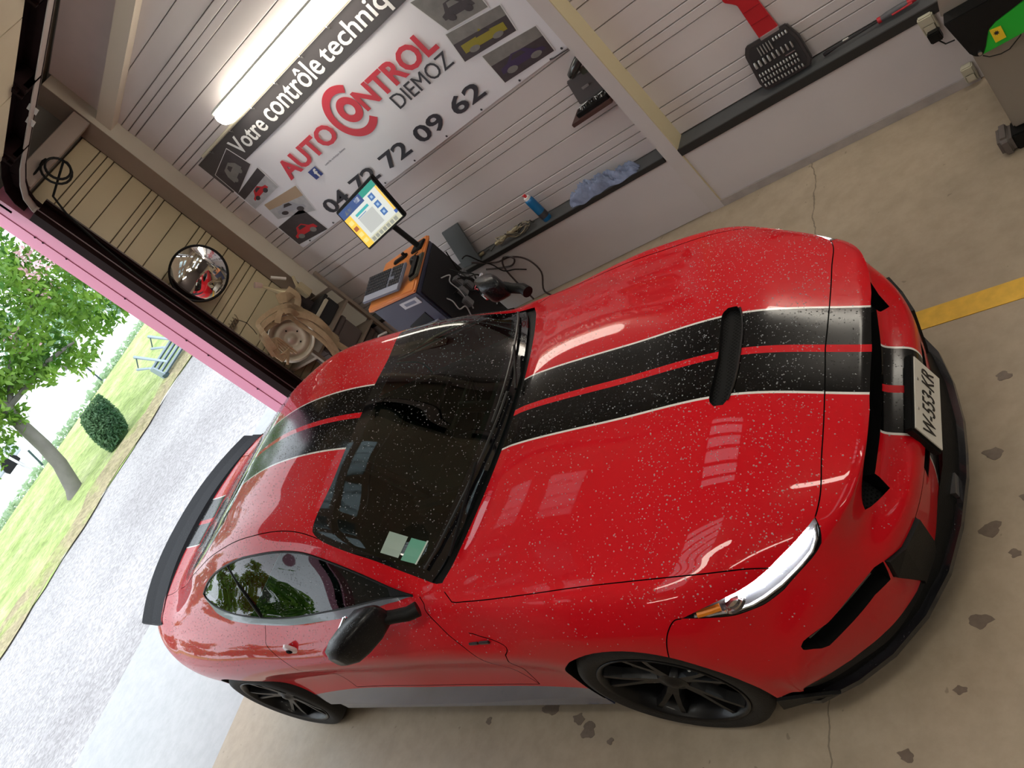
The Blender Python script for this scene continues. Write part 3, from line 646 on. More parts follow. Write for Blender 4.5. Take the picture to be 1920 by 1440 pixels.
arch_r = [(12.347, 9.0), (12.347, 8.842), (12.347, 8.565), (12.376, 8.291), (12.433, 8.022), (12.518, 7.763), (12.627, 7.554), (12.755, 7.401), (12.897, 7.308), (13.055, 7.276), (13.227, 7.307), (13.389, 7.402), (13.541, 7.557), (13.678, 7.769), (13.793, 8.035), (13.877, 8.328), (13.923, 8.636), (13.926, 8.945), (13.926, 9.0)]
arch_f = spl(arch_f, 2); arch_r = spl(arch_r, 2)
bf_seam = spl([(5.093, 5.611), (5.17, 5.68), (5.27, 6.05), (5.43, 6.84)])
door_f = spl([(8.10, 4.42), (8.0, 4.9), (7.973, 5.19), (7.80, 5.65), (7.685, 6.08), (7.55, 6.6), (7.50, 7.2), (7.60, 7.7), (7.66, 8.1), (7.68, 8.50)])
door_r = spl([(11.474, 5.08), (11.51, 5.5), (11.53, 5.842), (11.42, 6.3), (11.30, 6.8), (11.25, 7.4), (11.30, 8.0), (11.35, 8.46)])
door_b = spl([(7.68, 8.50), (8.56, 8.50), (10.18, 8.44), (11.35, 8.46)])
vent_seam = spl([(7.22, 5.93), (7.08, 5.99), (6.904, 6.20), (6.815, 6.55), (6.93, 7.1), (7.15, 7.6), (7.45, 8.05), (7.68, 8.50)])
sill_top = spl([(6.79, 8.58), (7.266, 8.58), (8.56, 8.55), (10.18, 8.49), (11.35, 8.50), (12.35, 8.60)])
ditch = spl([(9.75, 3.24), (10.4, 3.02), (11.1, 3.04), (11.95, 3.22), (12.7, 3.30), (13.6, 3.2), (14.0, 3.0)])
rg = spl([(12.02, 0), (12.0, 1.2), (12.05, 2.3), (12.25, 2.75), (12.7, 2.92), (13.4, 2.92), (13.75, 2.8), (13.93, 2.4), (13.98, 1.2), (13.98, 0)])
deck = spl([(14.05, 0), (14.06, 2.2), (14.12, 2.95), (14.4, 3.25), (14.9, 3.2)]) + spl([(14.92, 3.15), (15.0, 2.8), (15.03, 1.5), (15.03, 0)])
grl = [(4.0, 0), (4.01, .98), (3.96, 1.69), (3.80, 2.30), (3.45, 2.66), (3.13, 2.80), (2.83, 2.40), (2.57, 2.0), (2.92, 1.82), (3.09, 1.80), (3.085, 1.4), (3.06, 1.0), (3.0, 0)]
grl = spl(grl[:6], 2) + grl[6:]
lowg = [(1.58, 0), (1.55, 1.35), (1.15, 1.35), (1.12, 0)]
wing = [(1.50, 2.30), (.35, 2.12), (.10, 2.20), (.10, 2.90), (.214, 2.90), (1.30, 3.448), (1.907, 3.433), (1.61, 2.977)]
fog = [(1.93, 3.457), (2.09, 3.66), (2.25, 4.317), (2.34, 5.2), (2.66, 5.95), (2.60, 6.12), (2.40, 6.08), (1.75, 5.6), (1.581, 5.40), (1.531, 4.639), (1.53, 3.957), (1.349, 3.52)]
blade_s = [(1.50, 1.36), (1.50, 2.30)]
cowl_box = [(7.97, 0)] + [(u, v) for u, v in ws_low[1:]] + [(7.85, 3.74), (7.69, 3.73)] + hood_rear[5:]
tail = [(15.25, .9), (15.25, 4.6), (15.42, 5.2), (15.75, 5.2), (15.85, 4.6), (15.85, .9)]
vent_h = spl([(5.17, .0), (5.185, .6), (5.19, 1.0), (5.15, 1.16)]) + spl([(5.08, 1.16), (5.045, 1.0), (5.01, .5), (5.0, 0)])
for k, val in ((1, .0155), (1, .177), (1, .186)): cut_attr(k, val)
SEAMS = dict(hood_front=hood_front, hood_side=hood_side, hood_rear2=hood_rear[:5], bf_seam=bf_seam, door_f=door_f, door_r=door_r, door_b=door_b, vent_seam=vent_seam, ditch=ditch, deck=deck, blade=blade_s)
GAP = .0021
def offs(pts, off):
    out = []
    for i, (u, v) in enumerate(pts):
        a = pts[max(i - 1, 0)]; b = pts[min(i + 1, len(pts) - 1)]
        t = SP(*b) - SP(*a); t /= np.linalg.norm(t) + 1e-12; n = SN(u, v); s_ = np.cross(n, t)
        e = .02; Su = (SP(u + e, v) - SP(u - e, v)) / (2 * e); Sv = (SP(u, v + e) - SP(u, v - e)) / (2 * e) if v > e else (SP(u, v + e) - SP(u, v)) / e
        J = np.stack([Su, Sv], 1); d = np.linalg.lstsq(J, s_ * off, rcond=None)[0]; d = np.clip(d, -.12, .12)
        out.append((u + d[0], max(0, v + d[1])))
    return out
gapq = []
for nm, pts in SEAMS.items():
    if nm in ('deck', 'ditch'): pass
    A = offs(pts, GAP); B = offs(pts, -GAP); cut_poly(A); cut_poly(B)
    for k in range(len(pts) - 1): gapq.append([A[k], A[k + 1], B[k + 1], B[k]])
for poly in (lamp_in + lamp_out[::-1][1:-1],): cut_poly(poly, True); lamp_poly = poly
ws_poly = ws_low + ws_side[1:]
win_poly = win_bot + win_top[1:-1]
belt_poly = win_bot + belt[::-1]
for pl in ([(.10, 2.20), (.10, 2.90), (.214, 2.90), (.18, 3.1), (.24, 3.479), (.32, 4.119), (.30, 5.13), (.5, 6.208), (.7, 7.0), (.8, 9)], ws_poly, win_poly, belt, bp_l, bp_r, arch_f, arch_r, sill_top, rg, grl, lowg, wing, fog, tail, vent_h, [(7.85, 3.74), (7.69, 3.73)], [(8.0, 3.68), (7.85, 3.74)], hood_rear): cut_poly(pl)
cut_poly([wing[-1], wing[0]]); cut_poly([fog[-1], fog[0]])
# inner edges of glass borders (printed black frit)
def inset(poly, d):
    P = [np.array(p) for p in poly]; out = []
    for i in range(len(P)):
        a, b, c = P[i - 1], P[i], P[(i + 1) % len(P)]; t = c - a; t /= np.linalg.norm(t) + 1e-9; out.append(tuple(b + np.array([-t[1], t[0]]) * d))
    return out
ws_in = spl([(8.28, 0), (8.28, 1.6), (8.27, 2.7), (8.33, 3.15), (8.6, 3.22), (9.3, 3.10), (9.55, 2.95), (9.70, 2.6), (9.78, 2.0), (9.82, 1.0), (9.83, 0)], 4)
cut_poly(ws_in)
T = np.array(TRI); VA = np.array(VERT); Cc = VA[T].mean(1); UVc = Cc[:, 6:8]; hw = Cc[:, 1]
lab = np.array(['quarter_panel'] * len(T), dtype='<U24')
def setl(name, mask): lab[mask] = name
bump_poly = [(0, -.1), (4.34, -.1)] + hood_front + lamp_out[1:] + bf_seam[1:] + [(5.43, 6.84)] + [p for p in arch_f[::-1] if p[0] < 5.43 and p[1] > 6.84] + [(5.02, 9.1), (0, 9.1)]
setl('front_bumper', inside(bump_poly, UVc))
fend_poly = lamp_in[9:] + bf_seam[1:] + [p for p in arch_f if p[0] > 5.43 and p[0] < 6.795 and p[1] < 8.55] + [(6.79, 8.58)] + sill_top[1:6] + door_f[::-1] + [(8.0, 3.68), (7.85, 3.74), (7.69, 3.73)] + [(7.55, 4.1)] + hood_side[::-1]
setl('front_fender', inside(fend_poly, UVc))
hood_poly = [(4.34, -.1)] + hood_front + lamp_in[1:10] + hood_side + hood_rear[1:] + [(7.62, -.1)]
setl('hood', inside(hood_poly, UVc))
setl('lamp', inside(lamp_poly, UVc))
setl('cowl_panel', inside([(p[0], p[1] - (.1 if p[1] == 0 else 0)) for p in cowl_box], UVc))
setl('ws', inside([(7.97, -.1)] + ws_poly + [(10.0, -.1)], UVc)); m1 = inside([(8.28, -.1)] + ws_in + [(9.83, -.1)], UVc); setl('windshield', m1)
lab[(lab == 'ws')] = 'windshield_border'
roof_poly = [(10.0, -.1)] + ws_side[::-1][:28] + ditch[1:] + [(14.05, 2.95), (14.05, -.1)]
rpoly = [(9.9, -.1), (9.9, 2.0), (9.6, 3.20)] + ditch + [(14.05, 3.0), (14.05, -.1)]
setl('roof', inside(rpoly, UVc) & ~np.isin(lab, ['windshield', 'windshield_border']) & inside([(9.55, -.1), (9.55, 3.30)] + ditch[1:] + [(14.05, 2.98), (14.05, -.1)], UVc))
door_poly = [(8.10, 4.42)] + door_f[1:] + door_b[1:] + door_r[::-1][1:] + [(11.474, 5.0)] + [(u, v) for u, v in win_bot[::-1] if u < 11.47]
setl('door', inside(door_poly, UVc))
setl('belt_molding', inside(belt_poly, UVc))
wm = inside(win_poly, UVc); setl('side_window', wm & (UVc[:, 0] + (UVc[:, 1] - 4.03) * .169 < 11.60)); setl('quarter_window', wm & (UVc[:, 0] + (UVc[:, 1] - 4.03) * .169 > 11.68))
setl('pillar_trim', wm & ~np.isin(lab, ['side_window', 'quarter_window'])); setl('pillar_trim', wm & (UVc[:, 0] < 8.62))
setl('rear_window', inside([(12.02, -.1)] + rg + [(13.98, -.1)], UVc))
setl('trunk_lid', inside([(14.05, -.1)] + deck + [(15.03, -.1)], UVc))
setl('rear_bumper', (UVc[:, 0] > 15.25) & (lab == 'quarter_panel')); setl('rear_bumper', (UVc[:, 0] > 13.95) & (UVc[:, 1] > 7.2) & (lab == 'quarter_panel'))
setl('tail_light', inside(tail, UVc))
setl('sill', inside(sill_top + [(12.36, 9.1), (6.79, 9.1)], UVc))
setl('void', inside(arch_f, UVc) | inside(arch_r, UVc))
setl('grille_hole', inside([(4.0, -.1)] + grl + [(3.02, -.1)], UVc)); setl('low_hole', inside([(1.58, -.1)] + lowg + [(1.12, -.1)], UVc)); setl('valance', inside([(-.1, 2.2), (.10, 2.20), (.10, 2.90), (.214, 2.90), (.18, 3.1), (.24, 3.479), (.32, 4.119), (.30, 5.13), (.5, 6.208), (.7, 7.0), (.8, 9.1), (-.1, 9.1)], UVc) & (lab == 'front_bumper')); setl('wing', inside(wing, UVc)); setl('fog_hole', inside(fog, UVc))
setl('lower_lip', inside([(1.5, -.1), (1.5, 2.30), (.35, 2.12), (.10, 2.20), (-.1, 2.20), (-.1, -.1)], UVc) & (lab == 'front_bumper'))
setl('vent_hole', inside([(5.17, -.1)] + vent_h + [(5.0, -.1)], UVc))
g_ = np.zeros(len(T), bool)
for q in gapq:
    lo = np.min(q, 0) - 1e-3; hi = np.max(q, 0) + 1e-3
    c_ = (UVc[:, 0] > lo[0]) & (UVc[:, 0] < hi[0]) & (UVc[:, 1] > lo[1]) & (UVc[:, 1] < hi[1])
    ii = np.where(c_)[0]
    if len(ii): g_[ii] |= inside(q, UVc[ii])
painted = ['front_bumper', 'front_fender', 'hood', 'roof', 'door', 'trunk_lid', 'rear_bumper', 'quarter_panel', 'lower_lip']
g_ &= np.isin(lab, painted)
lab[g_] = 'gap'

car = empty('sports_car', (FX, YC, 0), 0, 'wet red sports coupe with white-edged black bonnet stripes parked in the garage doorway', 'car')
def surf(name, mask, m, both=True, side=0, parent=None, label=None, off=0):
    parts = []
    for s_ in ((1, -1) if side == 0 else (side,)):
        t = T[mask]; ids, inv = np.unique(t, return_inverse=True); inv = inv.reshape(t.shape)
        P = VA[ids, :3].copy(); N = VA[ids, 3:6].copy(); N /= np.linalg.norm(N, axis=1)[:, None]
        P = P + N * off
        P[:, 1] *= s_; N[:, 1] *= s_
        if len(t):
            fn = np.cross(P[inv[:, 1]] - P[inv[:, 0]], P[inv[:, 2]] - P[inv[:, 0]]); flip = (fn * N[inv[:, 0]]).sum(1) < 0
            inv = inv.copy(); inv[flip] = inv[flip][:, ::-1]
        parts.append((P, N, inv))
    P = np.concatenate([p[0] for p in parts]); N = np.concatenate([p[1] for p in parts])
    F_ = []; o = 0
    for p in parts: F_.append(p[2] + o); o += len(p[0])
    F_ = np.concatenate(F_)
    me = bpy.data.meshes.new(name); me.from_pydata(P.tolist(), [], F_.tolist()); me.update()
    me.polygons.foreach_set('use_smooth', [True] * len(me.polygons))
    me.normals_split_custom_set_from_vertices(N.tolist())
    ob = link(name, me, m, parent or car)
    if label: tag(ob, label)
    return ob
st = (VA[T][:, :, 1].mean(1)); blk = (st > .0155) & (st < .177); wht = (st > .177) & (st < .186)
strp = {'hood': True, 'roof': True, 'trunk_lid': True, 'front_bumper': UVc[:, 0] > .0, 'lower_lip': True}
def panel(name, part_name, m=red, side=0, label=None):
    mask = lab == name
    if name in strp:
        on = np.ones(len(T), bool) & strp[name]
        if name == 'roof': on = on & (UVc[:, 0] < 13)
        o = surf(part_name, mask & ~((blk | wht) & on), m, side=side, label=label)
        for s_ in (1, -1):
            for lo in ([UVc[:, 0] > 3.5, UVc[:, 0] <= 3.5] if name == 'front_bumper' else [on]):
                surf('racing_stripe', mask & blk & on & lo, black, side=s_, label='black racing stripe', parent=o)
                surf('pinstripe', mask & wht & on & lo, white_pin, side=s_, label='thin white edge of the black stripe', parent=o)
        return o
    return surf(part_name, mask, m, side=side, label=label)
hood = panel('hood', 'hood'); panel('roof', 'roof'); panel('trunk_lid', 'trunk_lid'); bumper = panel('front_bumper', 'front_bumper'); lip = panel('lower_lip', 'lower_lip')
panel('rear_bumper', 'rear_bumper')
for s_ in (1, -1):
    panel('front_fender', 'front_fender', side=s_); dr = panel('door', 'door', side=s_)
    panel('quarter_panel', 'rear_quarter_panel', side=s_)
    surf('side_window', lab == 'side_window', side_glass, side=s_); surf('quarter_window', lab == 'quarter_window', side_glass, side=s_)
    surf('pillar_trim', lab == 'pillar_trim', blackm, side=s_, label='matt black trim in the window'); surf('belt_molding', lab == 'belt_molding', trimg, side=s_, label='wet grey molding under the side window', off=.002)
    surf('rocker_panel', lab == 'sill', rockerm, side=s_, label='dark glossy rocker panel')
    surf('tail_light', lab == 'tail_light', mat('tail_lamp', (.25, .01, .01), .2, 0, 1), side=s_)
    if s_ == -1:
        h = MB(); hc = np.array(SP(11.03, 6.05)) * (1, -1, 1)
        h.lathe([(.0001, .010), (.03, .008), (.040, .004), (.044, -.006)], tuple(hc + (0, -.006, 0)), 'y', 24, sgn=-1).build('handle_cup', mat('handle_pink_white', (.75, .55, .58), .2, 0, 1), dr, smooth=True)
        MB().box(tuple(hc + (-.016, -.024, -.006)), tuple(hc + (.016, -.010, .016))).build('handle_hole', dark, dr, bevel=.004)
ws = surf('windshield', lab == 'windshield', ws_glass); surf('windshield_border', lab == 'windshield_border', mat('black_frit', (.006, .006, .007), .05, spec=.6), parent=ws)
surf('rear_window', lab == 'rear_window', rear_glass)
surf('cowl_panel', lab == 'cowl_panel', blackm, off=-.012)
for s_ in (1, -1): surf('bumper_valance', lab == 'valance', blackm, side=s_, label='black lower edge of the bumper')
# dark channels under every seam
mb = MB()
for nm, pts in SEAMS.items():
    for s_ in (1, -1):
        q = []
        for (u, v) in pts:
            p = SP(u, v) * (1, s_, 1); n = SN(u, v) * (1, s_, 1); q.append((p, n))
        for k, (p, n) in enumerate(q):
            a = q[max(k - 1, 0)][0]; b = q[min(k + 1, len(q) - 1)][0]; t = b - a; t /= np.linalg.norm(t) + 1e-9; w = np.cross(n, t) * .004
            mb.v += [tuple(p - n * .0012 + w), tuple(p - n * .009 + w * .6), tuple(p - n * .009 - w * .6), tuple(p - n * .0012 - w)]
        b0 = len(mb.v) - 4 * len(q)
        for k in range(len(q) - 1):
            for c_ in range(3): a = b0 + 4 * k + c_; mb.f.append((a, a + 1, a + 5, a + 4)); mb.mi.append(0)
mb.build('seam_channels', dark, car, norm=False)
# recessed liners for the openings
def recess(name, key, poly, depth, m, wallmat=dark, parent=None, mesh_m=None, side=0, centre=False):
    if side == 0 and not centre:
        return [recess(name, key, poly, depth, m, wallmat, parent, mesh_m, s_) for s_ in (1, -1)]
    o = surf(name, lab == key, m, off=-depth, parent=parent, side=side)
    mb = MB()
    for s_ in ((1, -1) if side == 0 else (side,)):
        n = len(poly)
        for k in range(n - 1):
            q = []
            for (u, v) in (poly[k], poly[k + 1]):
                v = max(v, 0); p = SP(u, v) * (1, s_, 1); nn_ = SN(u, v) * (1, s_, 1); q += [tuple(p), tuple(p - nn_ * depth * 1.02)]
            mb.add([q[0], q[1], q[3], q[2]], [(0, 1, 2, 3)])
    mb.build(name + '_wall', wallmat, o, norm=False)
    return o
meshm = mat('grille_mesh', (.012, .012, .012), .45)
def meshmat():
    m = mat('honeycomb_mesh', (.02, .02, .02), .45, spec=.15); nt = m.node_tree; b = nt.nodes['Principled BSDF']; tc = nt.nodes.new('ShaderNodeTexCoord')
    mp = nt.nodes.new('ShaderNodeMapping'); mp.inputs['Rotation'].default_value = (0, 0, .785); nt.links.new(tc.outputs['Object'], mp.inputs[0])
    v = tex(nt, 'ShaderNodeTexVoronoi', 95, mp.outputs[0], Randomness=0.0)
    r = ramp(nt, v.outputs['Distance'], [(.36, (.001, .001, .001)), (.44, (.012, .012, .012))]); nt.links.new(r.outputs[0], b.inputs['Base Color']); return m
hm = meshmat()
gr_ = recess('upper_grille', 'grille_hole', grl, .055, hm, centre=True); tag(gr_, 'black mesh grille under the bonnet lip')
recess('lower_grille', 'low_hole', lowg, .05, hm, centre=True); fg = recess('side_intake', 'fog_hole', fog + [fog[0]], .05, blackm)
for s_ in (1, -1):
    pts = [tuple((SP(1.98 + .10 * k, 3.75 + .5 * k) - SN(1.98 + .10 * k, 3.75 + .5 * k) * .02) * (1, s_, 1)) for k in range(5)]
    MB().tube(pts, .010, 6).build('intake_bar', mat('intake_bar_grey', (.10, .09, .08), .3, .4), fg[0 if s_ == 1 else 1], smooth=True)
vt = recess('hood_vent', 'vent_hole', vent_h, .02, hm, blackm, centre=True)
# raised lip behind the vent
vp = [SP(5.0 + .05 * (v / 1.1) ** 3, v) for v in np.linspace(0, 1.08, 8)]
mb = MB(); pts = [tuple(p * (1, -1, 1) + (0, 0, .004)) for p in vp[::-1]] + [tuple(p + (0, 0, .004)) for p in vp[1:]]
mb.tube(pts, .004, 6).build('vent_lip', blackp, vt, smooth=True)

# headlamps: shell, reflector bowl, projector, daytime bars, amber strip, clear lens
lens = glass('lamp_lens', (.95, .96, .97), .03, dropk=.9)
lampw = mat('headlamp_lit', (1, 1, 1), .3, emit=(1, .99, .97), es=16)
def tube_uv(name, uvs, r, depth, s_, m, parent, n=8):
    pts = [tuple((SP(u, v) - SN(u, v) * depth) * (1, s_, 1)) for u, v in uvs]
    return MB().tube(pts, r, n).build(name, m, parent, smooth=True)
for s_ in (1, -1):
    hl = surf('headlight', lab == 'lamp', mat('headlamp_shell', (.30, .31, .34), .2, .6), side=s_, off=-.03)
    surf('headlight_lens', lab == 'lamp', lens, side=s_, parent=hl, off=-.001)
    # lit part
    lm_ = (lab == 'lamp') & inside([(4.20, 3.5), (4.30, 4.45), (4.40, 4.90), (4.62, 5.18), (4.58, 5.28), (4.33, 5.18), (4.19, 4.95), (4.14, 4.6), (4.12, 4.15), (4.14, 3.8)], UVc)
    surf('lit_bulb_area', lm_, lampw, side=s_, parent=hl, off=-.016, label='white glowing daylight strip of the headlight')
    c_ = (SP(4.50, 5.36) - SN(4.50, 5.36) * .018) * (1, s_, 1)
    MB().lathe([(.0001, .02), (.024, .014), (.032, 0), (.036, .008), (.040, 0)], tuple(c_), 'z', 24).build('projector', chrome, hl, smooth=True)
    tube_uv('amber_strip', [(4.66, 5.42), (4.76, 5.48), (4.86, 5.53), (4.94, 5.56)], .012, .008, s_, mat('amber', (.75, .22, .01), .3, 0, .5), hl)
    tube_uv('chrome_rim', [(4.17, 3.5), (4.07, 3.8), (4.02, 4.08), (4.015, 4.40), (4.05, 4.87), (4.17, 5.22), (4.30, 5.42), (4.53, 5.57), (4.80, 5.59), (4.98, 5.59)], .006, .006, s_, mat('lamp_rim_silver', (.55, .56, .6), .2, .8), hl)
    # channel border
    tube_uv('lamp_seal', lamp_out[2:], .004, .004, s_, dark, hl)

for s_ in (1, -1):
    tube_uv('window_seal', win_top, .0055, -.001, s_, blackm, car, 6); tube_uv('window_seal', win_bot, .004, -.001, s_, blackm, car, 6)
    tube_uv('pillar_seal', [(11.63, 4.06), (11.58, 4.4), (11.49, 4.90)], .007, -.001, s_, blackm, car, 6)
    # protruding black corner blade
    mb = MB(); q = [SP(u, v) * (1, s_, 1) for u, v in wing]; nn_ = [SN(u, v) * (1, s_, 1) for u, v in wing]; c_ = sum(q) / len(q); N_ = sum(nn_) / len(q)
    top_ = [a * .94 + c_ * .06 + n_ * .014 for a, n_ in zip(q, nn_)]
    mb.prism([tuple(a - n_ * .01) for a, n_ in zip(q, nn_)], (0, 0, 0)); mb = MB(); m_ = len(q)
    mb.v = [tuple(a - n_ * .01) for a, n_ in zip(q, nn_)] + [tuple(a) for a in top_]; mb.f = [(i, (i + 1) % m_, m_ + (i + 1) % m_, m_ + i) for i in range(m_)] + [tuple(range(m_, 2 * m_))]; mb.mi = [0] * len(mb.f)
    mb.build('corner_blade', blackm, car)

# front splitter with winglets
sp_pts = [(.915, 0), (.912, .12), (.885, .30), (.84, .46), (.765, .60), (.66, .72), (.55, .80), (.42, .862), (.30, .865)]
full = [(x, -y) for x, y in sp_pts[::-1]] + sp_pts[1:]
mb = MB(); outer = [(x + .012, y * 1.01, .115) for x, y in full]; inner = [(x - .16, y * .80, .125) for x, y in full]
n = len(full)
for zz in (0, .022):
    mb.v += [(p[0], p[1], p[2] + zz) for p in outer]; mb.v += [(p[0], p[1], p[2] + zz) for p in inner]
for i in range(n - 1):
    mb.f += [(i, i + 1, n + i + 1, n + i), (2 * n + i, 3 * n + i, 3 * n + i + 1, 2 * n + i + 1), (i, 2 * n + i, 2 * n + i + 1, i + 1), (n + i, n + i + 1, 3 * n + i + 1, 3 * n + i)]; mb.mi += [0] * 4
spl_o = mb.build('front_splitter', blackp, car, smooth=False)
# black under-bumper band between splitter and skin
mb = MB(); n = len(full)
low = [(x - .01, y * .985, .135) for x, y in full]; up_ = [(x - .03 if abs(y) < .6 else x - .02, y * .975, .22) for x, y in full]
mb.v += low + up_
for i in range(n - 1): mb.f.append((i, i + 1, n + i + 1, n + i)); mb.mi.append(0)
mb.build('under_bumper', blackm, car, smooth='all')
for s_ in (1, -1):
    MB().prism([(.50, s_ * .835, .13), (.30, s_ * .885, .13), (.34, s_ * .90, .24), (.46, s_ * .86, .18)], (0, s_ * .012, 0)).build('splitter_winglet', blackm, spl_o)
MB().box((.86, -.20, .14), (.90, -.12, .17)).build('tow_hook_cover', steel, spl_o)

# number plate on its black bracket (motorcycle-size plate, off-centre towards the near side)
def on_plate(co): return co
px_, pz, tilt = .945, .462, math.radians(8)
PM = Matrix.Translation((px_, -.04, pz)) @ Matrix.Rotation(PI / 2, 4, 'Z') @ Matrix.Rotation(PI / 2 - tilt, 4, 'X')
pl = MB().box((-.155, -.08, -.035), (.155, .08, -.004)); plo = pl.build('number_plate', blackm, car, bevel=.006)
plo.matrix_local = PM
MB().box((-.147, -.072, -.004), (.147, .072, .0)).build('plate_face', mat('plate_white', (.74, .72, .66), .35), plo, bevel=.003)
me = fit_text('W-553-KR', -.128, .128, -.034, .034, .004, .12); me.transform(Matrix.Translation((0, 0, .0012))); link('plate_lettering', me, mat('plate_black', (.01, .01, .01), .5), plo)
for sx in (-.06, .06): MB().lathe([(.0001, .002), (.005, .0015), (.006, 0)], (sx, .055, 0), 'z', 10).build('plate_screw', steel, plo)

# rear spoiler
prof = []
sxs = np.linspace(-.70, .70, 29)
mb = MB()
for y in sxs:
    a = abs(y) / .70; dx = .20 * a ** 2.3; dz = -.055 * a ** 2.2
    sec = [(-3.475 + dx, 1.035 + dz), (-3.505 + dx, 1.060 + dz), (-3.515 + dx, 1.052 + dz), (-3.60 + dx, 1.085 + dz), (-3.61 + dx, 1.077 + dz), (-3.69 + dx, 1.112 + dz), (-3.70 + dx, 1.095 + dz), (-3.58 + dx, 1.05 + dz), (-3.49 + dx, 1.02 + dz)]
    mb.v += [(p[0], y, p[1]) for p in sec]
m_ = 9
for i in range(28):
    for k in range(m_): mb.f.append((i * m_ + k, i * m_ + (k + 1) % m_, (i + 1) * m_ + (k + 1) % m_, (i + 1) * m_ + k)); mb.mi.append(0)
mb.f += [tuple(range(m_)), tuple(range(28 * m_, 29 * m_))]; mb.mi += [0, 0]
sp_ = mb.build('rear_spoiler', drops(mat('spoiler_black', (.010, .012, .018), .45, 0, 0, spec=.28), keep=.4), car, smooth=False)

# mirrors
for s_ in (1, -1):
    t = MB()
    # housing: lofted sections along |y|
    hs = 1.0 if s_ < 0 else .955
    secs = [(.865, -.875, 1.055, .075, .040), (.885, -.89, 1.055, .115, .062), (.95, -.94, 1.05, .125, .070), (1.00, -.99, 1.045, .12, .068), (1.035, -1.025, 1.04, .10, .058), (1.055, -1.045, 1.035, .05, .03)]
    for (y, x, z, a, b) in secs:
        for k in range(16):
            th = 2 * PI * k / 16; cx = math.copysign(abs(math.cos(th)) ** .45, math.cos(th)); cz = math.copysign(abs(math.sin(th)) ** .45, math.sin(th))
            t.v.append((x + a * .62 * cx, s_ * y * hs, z + b * cz))
    for i in range(5):
        for k in range(16): t.f.append((i * 16 + k, i * 16 + (k + 1) % 16, (i + 1) * 16 + (k + 1) % 16, (i + 1) * 16 + k)); t.mi.append(0)
    t.f += [tuple(range(16)), tuple(range(80, 96))]; t.mi += [0, 0]
    mo = t.build('door_mirror', drops(mat('mirror_black', (.006, .006, .007), .32, spec=.35), keep=.3, strength=.8), car, smooth='all')
    MB().tube([(-.73, s_ * .835, .975), (-.76, s_ * .86, .990), (-.82, s_ * .875, 1.01), (-.87, s_ * .89, 1.03)], [.03, .028, .026, .03], 12).build('mirror_arm', blackm, mo, smooth=True)
    MB().box((-1.035, s_ * .955 - .06, 1.0), (-1.015, s_ * .955 + .06, 1.10)).build('mirror_glass', mat('mirror_silver', (.8, .82, .85), .03, 1), mo, bevel=.006)

# wheels
def wheel(x, s_, name='wheel'):
    t = bpy.data.objects.new(name, None); C.objects.link(t); t.parent = car; t.location = (x, s_ * .79, .345)
    W2 = .135
    pr = [(.262, -W2 * .9), (.30, -W2), (.333, -W2 * .93), (.344, -W2 * .75), (.345, 0), (.344, W2 * .75), (.333, W2 * .93), (.300, W2), (.262, W2 * .9)]
    MB().lathe(pr, (0, 0, 0), 'y', 56, sgn=s_).build('tire', rubber, t, smooth='all')
    MB().lathe([(.262, W2 * .9), (.268, W2 * .93), (.262, W2 * .96), (.250, W2 * .9), (.246, W2 * .5), (.240, -W2 * .8), (.262, -W2 * .9)], (0, 0, 0), 'y', 56, sgn=s_).build('rim', rimm, t, smooth='all')
    MB().lathe([(.0001, .02), (.17, .02), (.17, .045), (.0001, .045)], (0, 0, 0), 'y', 40, sgn=s_).build('brake_disc', mat('brake_disc_grey', (.05, .045, .045), .4, .8), t)
    MB().lathe([(.24, -.02), (.0001, -.02)], (0, 0, 0), 'y', 30, sgn=s_).build('wheel_back', dark, t)
    MB().lathe([(.0001, .108), (.022, .106), (.034, .098), (.055, .094), (.066, .070), (.066, .03)], (0, 0, 0), 'y', 24, sgn=s_).build('hub', rimm, t, smooth=True)
    for k in range(5):
        for dlt, bend in ((-.16, -.10), (.16, .10)):
            a = 2 * PI * k / 5 + .3; mb = MB(); secs = []
            for (r, w, y, dd) in ((.045, .030, .092, .25), (.11, .020, .098, .7), (.18, .016, .108, .95), (.246, .018, .114, 1.15)):
                an = a + dlt * dd; c_, q = math.cos(an), math.sin(an); tx, tz = -q, c_
                mb.v += [(r * c_ + tx * w, s_ * (y - .035), r * q + tz * w), (r * c_ + tx * w * .55, s_ * y, r * q + tz * w * .55), (r * c_ - tx * w * .55, s_ * y, r * q - tz * w * .55), (r * c_ - tx * w, s_ * (y - .035), r * q - tz * w)]
            for i in range(3):
                for c2_ in range(4): mb.f.append((4 * i + c2_, 4 * i + (c2_ + 1) % 4, 4 * i + 4 + (c2_ + 1) % 4, 4 * i + 4 + c2_)); mb.mi.append(0)
            mb.f += [(0, 1, 2, 3), (12, 13, 14, 15)]; mb.mi += [0, 0]
            mb.build('spoke', rimm, t)
    MB().tube([(.16, s_ * .11, .13), (.18, s_ * .12, .15)], .005, 6).build('valve', steel, t)
for x in (0, -2.72):
    for s_ in (1, -1):
        wheel(x, s_)
        mb = MB(); n = 26; a0 = math.asin(-.12 / .385)
        for k in range(n + 1):
            a = -.35 + (PI + .7) * k / n; c_, q = .382 * math.cos(a), .382 * math.sin(a)
            mb.v += [(x + c_, s_ * (.885 if x > -1 else .885), .345 + q), (x + c_, s_ * .60, .345 + q)]
        for k in range(n): mb.f.append((2 * k, 2 * k + 1, 2 * k + 3, 2 * k + 2)); mb.mi.append(0)
        cc = len(mb.v); mb.v.append((x, s_ * .60, .345)); mb.f += [(2 * k + 1, cc, 2 * k + 3) for k in range(n)]; mb.mi += [0] * n
        mb.build('wheel_arch_liner', dark, car, norm=False)
